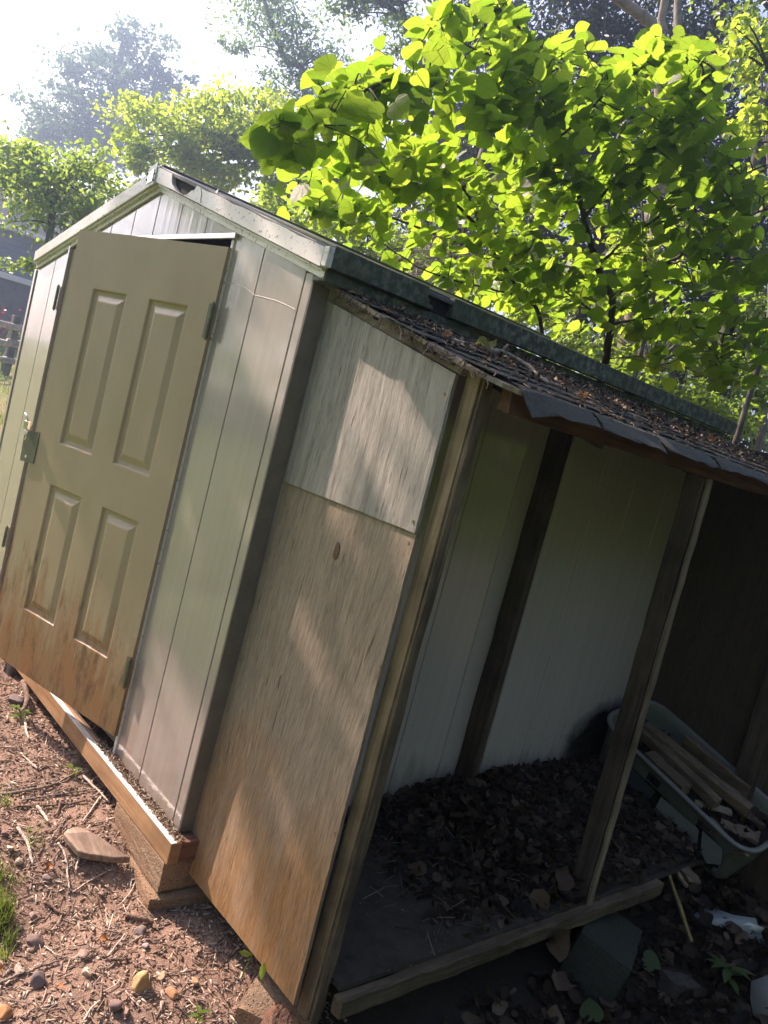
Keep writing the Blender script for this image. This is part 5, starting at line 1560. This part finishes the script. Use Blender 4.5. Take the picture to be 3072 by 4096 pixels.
# ---- left garden trees
b = at_t(90 * K, 700 * K, 9.4); b[2] = float(ground_z(b[0], b[1]))
def off_house(P):
    return np.ones(len(P), bool)
tree('dogwood_tree', 'dense green small tree close beyond the left end of the shed roof', b, [b, b + [0, 0, 1.2], at_t(110 * K, 480 * K, 9.6), at_t(120 * K, 380 * K, 9.8)], .07,
     [(at_t(60 * K, 380 * K, 9.6), (.55, .55, .40)), (at_t(120 * K, 440 * K, 9.6), (.55, .6, .55)), (at_t(200 * K, 400 * K, 10.2), (.5, .5, .45)), (at_t(170 * K, 470 * K, 10), (.4, .45, .35)), (at_t(40 * K, 560 * K, 9.2), (.16, .22, .12)), (at_t(10 * K, 360 * K, 9.4), (.4, .4, .3))],
     6500, .075, DOGW, BARKD, clumps=90, spread=.24, tpl=oval_tpl(.27, .25), shell=.5, limbs=50)
b = at_t(640 * K, 480 * K, 15); b[2] = float(ground_z(b[0], b[1]))
tree('maple_tree', 'bright yellow green maple behind the ridge of the shed', b, [b, at_t(720 * K, 460 * K, 15), at_t(690 * K, 385 * K, 14.8), at_t(620 * K, 345 * K, 14.4), at_t(520 * K, 310 * K, 14), at_t(440 * K, 290 * K, 14)], .16,
     [(at_t(330 * K, 290 * K, 13.6), (.7, .75, .55)), (at_t(430 * K, 290 * K, 13.8), (.9, .9, .7)), (at_t(530 * K, 280 * K, 14), (.9, .9, .6)), (at_t(610 * K, 260 * K, 14.2), (.7, .7, .5)), (at_t(560 * K, 420 * K, 14.5), (.8, .8, .45)), (at_t(300 * K, 370 * K, 13.6), (.5, .5, .35)), (at_t(420 * K, 370 * K, 14), (.7, .7, .35)), (at_t(660 * K, 430 * K, 14.5), (.5, .6, .5))],
     13000, .10, MAPLE, BARKD, clumps=150, spread=.21, shell=.55, tpl=oval_tpl(.3), limbs=60)
b = at_t(230 * K, 420 * K, 36); b[2] = float(ground_z(b[0], b[1]))
tree('tall_tree', 'tall airy tree standing hazy against the white sky at upper left', b, [b, at_t(225 * K, 330 * K, 36), at_t(250 * K, 220 * K, 36), at_t(270 * K, 80 * K, 36)], .32,
     [(at_t(255 * K, 100 * K, 36), (1.1, 1.2, 1.7)), (at_t(330 * K, 140 * K, 36), (1.3, 1.3, 1.8)), (at_t(180 * K, 180 * K, 36), (1.6, 1.8, 1.9)), (at_t(270 * K, 230 * K, 36), (2.2, 2.6, 2.2)), (at_t(120 * K, 270 * K, 36), (1.8, 1.9, 1.4)), (at_t(210 * K, 300 * K, 36), (2.6, 3.0, 1.5)), (at_t(380 * K, 190 * K, 36), (.9, 1.0, .9)), (at_t(80 * K, 310 * K, 36), (1.5, 1.5, .9))],
     11000, .24, FARL, BARKD, clumps=260, spread=.17, shell=.25, limbs=90)
b = at_t(720 * K, 330 * K, 19); b[2] = float(ground_z(b[0], b[1]))
tree('locust_tree', 'feathery locust tree with thin dark limbs against the sky at top centre', b, [b, at_t(660 * K, 230 * K, 19), at_t(615 * K, 130 * K, 19), at_t(590 * K, 60 * K, 19), at_t(560 * K, -30 * K, 19)], .10,
     [(at_t(560 * K, 40 * K, 19), (1.0, 1.0, .9)), (at_t(640 * K, 100 * K, 19), (1.1, 1.1, .9)), (at_t(600 * K, 180 * K, 19), (.9, .9, .7)), (at_t(490 * K, 110 * K, 19), (.5, .5, .25)), (at_t(700 * K, 160 * K, 19), (.8, .8, .8)), (at_t(570 * K, -40 * K, 19), (1.0, 1.0, .7))],
     5200, .13, LOCU, BARKD, clumps=120, spread=.20, tpl=quad_tpl(.4), shell=.25, limbs=40)
b = at_t(850 * K, 300 * K, 13); b[2] = float(ground_z(b[0], b[1]))
tree('locust_tree', 'locust tree hanging into the sky at the top right of centre', b, [b, at_t(900 * K, 200 * K, 13), at_t(880 * K, 60 * K, 13), at_t(840 * K, -60 * K, 13)], .09,
     [(at_t(790 * K, 20 * K, 13), (.55, .6, .4)), (at_t(860 * K, 70 * K, 13), (.5, .5, .5)), (at_t(740 * K, -20 * K, 13), (.5, .5, .25)), (at_t(900 * K, -20 * K, 13), (.6, .6, .4))],
     2600, .10, LOCU, BARKD, clumps=70, spread=.22, tpl=quad_tpl(.42), shell=.3, limbs=24)

# ---- woodland behind on the right: trunks, hemlocks, understory
def trunk_tree(name, label, pts, r0, t0, blobs, n, size, leafm, barkm, **kw):
    P = [at_t(x * K, y * K, t0) for x, y in pts]
    b = P[0].copy(); b[2] = float(ground_z(b[0], b[1]))
    return tree(name, label, b, [b] + P, r0, blobs, n, size, leafm, barkm, **kw)
A3 = lambda x, y, t: at_t(x * K, y * K, t)
trunk_tree('woodland_tree', 'tan barked forked tree rising behind the redbud at upper right', [(1412, 520), (1418, 380), (1425, 250), (1428, 130), (1432, 20), (1440, -120)], .105, 9.2,
           [(A3(1440, -260, 9.2), (1.4, 1.4, .7))], 900, .11, WOODL, BARKT, clumps=40, limbs=8)
o = MB(); o.tube(curve_pts([A3(1424, 150, 9.2), A3(1408, 60, 9.1), A3(1370, 20, 9.0), A3(1310, -20, 8.9), A3(1250, -60, 8.8)], 5, .01), np.linspace(.075, .05, 21), 8, True, .06)
wt = bpy.data.objects['woodland_tree']; o.build('limb', BARKT, wt, True)
trunk_tree('woodland_tree', 'straight grey tree trunk just right of the tan forked tree', [(1452, 300), (1455, 200), (1462, 80), (1470, -100)], .11, 10.2,
           [(A3(1500, -300, 10.2), (1.4, 1.4, .7))], 700, .11, WOODL, BARKG, clumps=30, limbs=6)
trunk_tree('woodland_tree', 'dark slanting tree trunk low at the right edge behind the redbud', [(1560, 760), (1590, 560), (1620, 420), (1650, 250), (1690, 60)], .085, 9.5,
           [(A3(1700, -100, 9.5), (1.2, 1.2, .6))], 600, .11, WOODL, BARKD, clumps=30, limbs=6)
trunk_tree('woodland_tree', 'slim pale tree trunk at the right edge above the roof end', [(1640, 960), (1648, 850), (1655, 760), (1670, 500)], .05, 9.0,
           [(A3(1690, 120, 9.0), (.8, .8, .6))], 600, .11, WOODL, BARKG, clumps=30, limbs=6)
for i, (px, py, t, lb) in enumerate([(1090, 120, 14, 'dark hemlock behind the top of the redbud'), (1280, 80, 13, 'dark hemlock between the redbud top and the tan trunk'), (1530, 120, 14, 'dark hemlock right of the grey trunk'), (1640, 380, 15, 'dark hemlock at the right edge'), (1330, 420, 14.5, 'dark hemlock behind the middle of the redbud'), (1000, 380, 16, 'dark hemlock seen through the left half of the redbud'), (1500, 700, 13, 'dark hemlock low behind the right of the redbud')]):
    c = A3(px, py, t); b = c.copy(); b[2] = float(ground_z(b[0], b[1]))
    tree('hemlock_tree', lb, b, [b, b * .5 + c * .5, c + [0, 0, .5], c + [0, 0, 2.2]], .14,
         [(c, (1.5, 1.7, 1.3)), (c + [0, 0, -1.5], (1.7, 1.8, 1.0)), (c + [0, 0, 1.5], (1.2, 1.3, 1.0))], 9000, .15, HEML, BARKD, group='hemlocks of the woodland', clumps=110, spread=.17, tpl=quad_tpl(.34), shell=.2, limbs=26)
trunk_tree('maple_sapling', 'yellow green maple sapling at the right edge of the photo', [(1690, 600), (1680, 350), (1660, 150)], .03, 7.0,
           [(A3(1640, 100, 7), (.35, .4, .3)), (A3(1650, 260, 7), (.3, .35, .25)), (A3(1660, 420, 7.2), (.25, .3, .25))], 1000, .085, MAPLE, BARKD, clumps=50, limbs=14, tpl=oval_tpl(.3), shell=.2)
trunk_tree('maple_sapling', 'feathery green sapling behind the middle of the redbud', [(1400, 700), (1395, 560), (1385, 420)], .03, 8.0,
           [(A3(1370, 540, 8), (.5, .5, .22)), (A3(1180, 400, 9), (.6, .6, .3)), (A3(1430, 470, 8.4), (.35, .4, .2))], 1100, .09, MAPLE, BARKD, clumps=44, limbs=12, tpl=oval_tpl(.22), shell=.2)
trunk_tree('woodland_shrub', 'soft green shrub low behind the far end of the shed eave', [(1380, 900), (1400, 830), (1410, 790)], .02, 8.5,
           [(A3(1400, 830, 8.5), (.7, .7, .3)), (A3(1560, 900, 8.5), (.6, .6, .3)), (A3(1640, 820, 8.8), (.4, .4, .4)), (A3(1270, 760, 9), (.6, .6, .25)), (A3(1500, 740, 9.5), (.7, .8, .4)), (A3(1330, 660, 10), (.7, .8, .35)), (A3(1180, 600, 10.5), (.7, .8, .35)), (A3(1620, 620, 10), (.5, .6, .4))], 8000, .085, WOODL, BARKD, clumps=150, limbs=30, cat='shrub', tpl=oval_tpl(.24), shell=.2)
trunk_tree('woodland_shrub', 'green undergrowth behind the low left of the redbud', [(800, 640), (800, 560), (790, 500)], .02, 9.5,
           [(A3(760, 500, 9.5), (.7, .8, .35)), (A3(880, 540, 9.5), (.6, .7, .3)), (A3(640, 480, 10.5), (.6, .7, .4)), (A3(1000, 600, 9.5), (.6, .7, .3)), (A3(1120, 660, 9.5), (.6, .7, .3))], 4200, .085, DOGW, BARKD, clumps=90, limbs=18, cat='shrub', shell=.2)
# dead brush: grey bare conifer twigs seen through the gap
c0 = A3(950, 565, 8.0); b = c0.copy(); b[2] = float(ground_z(b[0], b[1]))
DB = thing('dead_conifer', tuple(b), 'bare grey dead conifer twigs in the gap above the mossy eave', 'tree')
mb = MB(); mb.tube(curve_pts([b, c0 + [0, .1, -.6], c0 + [0, .15, .2], c0 + [0, .2, 1.2]], 4), .05, 7, jit=.1); mb.build('trunk', BARKD, DB, True)
mb = MB()
for _ in range(120):
    q = c0 + rng.normal(0, 1, 3) * [.15, .15, .22]
    d = rand_unit(1)[0] * [1, 1, .45]; L = rng.uniform(.25, .7)
    c = curve_pts([q, q + d * L * .5 + [0, 0, .03], q + d * L + [0, 0, -.06]], 3, .01)
    mb.tube(c, np.linspace(.006, .002, len(c)), 4, False)
    for k in range(5):
        p = c[int(rng.integers(1, len(c)))]; d2 = rand_unit(1)[0] * .5 + d * .5
        mb.tube([p, p + d2 * rng.uniform(.06, .16), p + d2 * rng.uniform(.16, .25) + [0, 0, -.03]], [.0025, .002, .0012], 3, False)
o = mb.build('twigs', m_bark('dead_twig', (.14, .125, .105), (.36, .33, .28)), DB); o['kind'] = 'stuff'

# ---- far wood closing the view, all round except the sunny side
def wood_wall(name, label, pts, h, n, size, th=3.0):
    P = []
    pts = np.array(pts, float)
    seg = np.linalg.norm(np.diff(pts, axis=0), axis=1); cum = np.concatenate([[0], np.cumsum(seg)]) / seg.sum()
    k = n // 60
    tt = rng.random(k)
    cx = np.interp(tt, cum, pts[:, 0]) + rng.normal(0, th * .5, k); cy = np.interp(tt, cum, pts[:, 1]) + rng.normal(0, th * .5, k)
    cz = ground_z(cx, cy) + rng.random(k) ** .8 * h * (.75 + .5 * rng.random(k))
    c = np.column_stack([cx, cy, cz])
    P = (c[:, None] + rng.normal(size=(k, 60, 3)) * [.8, .8, .5]).reshape(-1, 3)
    N = len(P)
    o = scatter(name, quad_tpl(.7), frames(rand_unit(N) * .8 + np.array([0, 0, .7]), rand_unit(N)), P, size * rng.uniform(.6, 1.3, N), WOODL)
    return props(o, label, 'woods', None, 'stuff')
wood_wall('far_woods', 'dense green woodland closing the view behind the shed', [(-24, 20), (-14, 24), (-4, 25), (8, 22), (18, 12)], 8.0, 26000, .42)
wood_wall('far_woods', 'woodland edge to the right of the lean-to', [(5, 13), (9, 8), (11, 3), (12, -2), (13, -7), (14, -13)], 6.0, 20000, .42, 2.0)
wood_wall('far_woods', 'hedge of trees at the end of the lawn in front of the shed', [(16, -18), (4, -24), (-10, -24), (-22, -18), (-30, -12)], 12.0, 26000, .5)
wood_wall('far_woods', 'low hedge at the left behind the house garden', [(-36, -6), (-38, 4), (-38, 14)], 5.0, 9000, .40, 1.5)

# ------------------------------------------------------------------ split rail fence
FENCEM = m_bark('fence_grey', (.28, .26, .23), (.62, .58, .52), (18, 18, 18))
FPOST = m_bark('fence_post_dark', (.055, .055, .05), (.16, .155, .14), (18, 18, 6))
f0 = A3(12, 800, 15.0); f0[2] = float(ground_z(f0[0], f0[1]))
FE = thing('rail_fence', tuple(f0), 'weathered split rail fence on the lawn left of the shed', 'fence')
fd = np.array([-.18, .98, 0]); fd /= np.linalg.norm(fd)
for k in (-1, 0, 1):
    p = f0 + fd * k * 2.3; p[2] = float(ground_z(p[0], p[1]))
    mb = MB(); mb.plank(p + [0, 0, -.2], p + [0, 0, 1.12], .15, .12, fd, 6, .006); bevel(mb.build('post', FPOST, FE), .012)
for k in (-1, 0):
    a = f0 + fd * k * 2.3; c = f0 + fd * (k + 1) * 2.3
    for h in (.28, .60, .90):
        s = np.array([a[0], a[1], ground_z(a[0], a[1]) + h + random.uniform(-.03, .03)]); e = np.array([c[0], c[1], ground_z(c[0], c[1]) + h + random.uniform(-.03, .03)])
        mb = MB(); mb.tube(curve_pts([s - fd * .1 + [.07, 0, 0], (s + e) / 2 + [.06, 0, random.uniform(-.02, .03)], e + fd * .1 + [.07, 0, 0]], 5, .006), .058, 7, True, .14); mb.build('rail', FENCEM, FE, True)

# ------------------------------------------------------------------ house at the far left
HR = m_plain('house_shingles', (.085, .085, .095), .9, .3, 8, .5)
HB = m_plain('house_blue_siding', (.075, .115, .165), .6, .12, 3, .1)
HG = m_plain('house_grey_wall', (.115, .11, .125), .8, .2, 4, .3)
HW = m_plain('house_white_trim', (.72, .72, .70), .5, .06, 3, .05)
HM = m_plain('house_mortar', (.42, .41, .42), .9, .1, 6, .1)
GLS = m_plain('window_glass', (.03, .035, .04), .08, .2, 3, .0)
hx = -22.0
hg = float(ground_z(hx, 4)) - .15
HO = thing('house', (hx - 3, 2.0, hg), 'blue sided house with dark shingle roof and white gutter beyond the fence', 'house')
y0h, y1h = -5.0, 8.2
MB().box(hx - 6.5, hx - .10, y0h, y1h - .1, hg, 2.70).build('lower_wall', HG, HO)
# stone courses of the lower wall that show
mb = MB(); z = hg + .05
row = 0
while z < 2.55:
    y = 3.0 + (.0 if row % 2 else .28)
    while y < y1h - .5:
        mb.box(hx - .098, hx - .060 + random.uniform(-.006, .006), y + .012, y + .54, z + .012, z + .20); y += .56
    z += .215; row += 1
o = mb.build('stone_courses', HG, HO); o['kind'] = 'stuff'
for k in range(7):
    z = 2.86 + k * .155
    mb = MB(); mb.prism([(hx - .09, z), (hx - .02, z), (hx - .055, z + .153), (hx - .09, z + .153)], 1, y0h, y1h); mb.build('siding_board', HB, HO)
MB().box(hx - 6.5, hx - .092, y0h, y1h, 2.71, 4.0).build('upper_wall', HB, HO)
MB().box(hx - .10, hx + .12, y0h - .1, y1h + .1, 2.705, 2.855).build('porch_fascia', HW, HO)
MB().box(hx - .10, hx + .30, y0h - .3, y1h + .2, 3.96, 4.10).build('gutter', HW, HO)
rf = MB()
V = [(hx + .28, y0h - .3, 4.11), (hx + .28, y1h + .2, 4.11), (hx - 3.4, y1h - 2.6, 6.6), (hx - 3.4, y0h + 2.6, 6.6), (hx - 6.9, y0h - .3, 4.11), (hx - 6.9, y1h + .2, 4.11)]
rf.add(V, [(0, 1, 2, 3), (1, 5, 2), (5, 4, 3, 2), (4, 0, 3), (0, 4, 5, 1)])
rf.build('roof', HR, HO)
for yy in (-3.6, 1.2):
    w = MB().box(hx - .085, hx - .01, yy, yy + .95, 1.2, 2.4).build('window', HW, HO)
    MB().box(hx - .009, hx - .004, yy + .06, yy + .455, 1.26, 2.34).build('pane', GLS, w)
    MB().box(hx - .009, hx - .004, yy + .495, yy + .89, 1.26, 2.34).build('pane', GLS, w)
# the gable of a second roof further back
gA = at_plane(236, 663, 0, -30.0); gB = at_plane(325, 760, 0, -30.0)
H2 = thing('house', (-34, 6.5, 1.0), 'grey roof gable with a white rake board among the trees at left', 'house')
ridge = gA
s_ = (gB[2] - gA[2]) / (gB[1] - gA[1])
rb = MB(); L = 3.2
pe = np.array([-30, ridge[1] + L, ridge[2] + s_ * L])
rb.add([(-30, ridge[1], ridge[2]), (-30, pe[1], pe[2]), (-40, pe[1], pe[2]), (-40, ridge[1], ridge[2]), (-30, ridge[1] - L, pe[2]), (-40, ridge[1] - L, pe[2])], [(0, 1, 2, 3), (3, 5, 4, 0)])
ro = rb.build('roof', HR, H2); ro.modifiers.new('t', 'SOLIDIFY').thickness = .15
MB().prism([(ridge[1] - L + .2, 1.0), (pe[1] - .2, 1.0), (pe[1] - .2, pe[2] - .05), (ridge[1], ridge[2] - .12), (ridge[1] - L + .2, pe[2] - .05)], 0, -39.5, -30.5).build('wall', HG, H2)
for q in (1, -1):
    MB().prism([(ridge[1], ridge[2] - .20), (ridge[1] + q * L, pe[2] - .20), (ridge[1] + q * L, pe[2] + .02), (ridge[1], ridge[2] + .02)], 0, -30.0 + .004 * q, -29.94).build('rake_board', HW, H2)
# flower bed below the house
FLM = m_leaf('red_flower', (.45, .03, .03), (.5, .08, .05), (.4, .03, .03), (.4, .05, .04))
fb = np.array([-19.0, 4.2, 0.0]); fb[2] = float(ground_z(fb[0], fb[1]))
t = thing('flower_bush', tuple(fb), 'bush with red and orange flowers in front of the house', 'bush')
P, _ = crown_pts([(fb + [0, 0, .45], (.5, .9, .45))], 900, 40, .25)
N = len(P); scatter('foliage', quad_tpl(.6), frames(rand_unit(N) + np.array([0, 0, .6]), rand_unit(N)), P, rng.uniform(.05, .1, N), DOGW, t)
P, _ = crown_pts([(fb + [0, 0, .55], (.5, .9, .45))], 160, 30, .2)
N = len(P); scatter('flowers', quad_tpl(.9), frames(rand_unit(N) + np.array([0.6, 0, .6]), rand_unit(N)), P, rng.uniform(.06, .12, N), FLM, t)

# ------------------------------------------------------------------ thin haze volume, added to stand in for lens glare
hz = Mat('glare_haze')
pv = hz.n('VolumePrincipled', {'Color': (.50, .72, 1.0), 'Density': .0072, 'Anisotropy': .74})
hz.t.links.new(pv.outputs[0], hz.out.inputs['Volume'])
o = MB().box(-185, 185, -185, 185, -1.6, 26).build('haze', hz.m, None, False, (0, 0, -1.6))
o['kind'] = 'stuff'; o['label'] = 'thin haze added around the shed in place of lens glare'
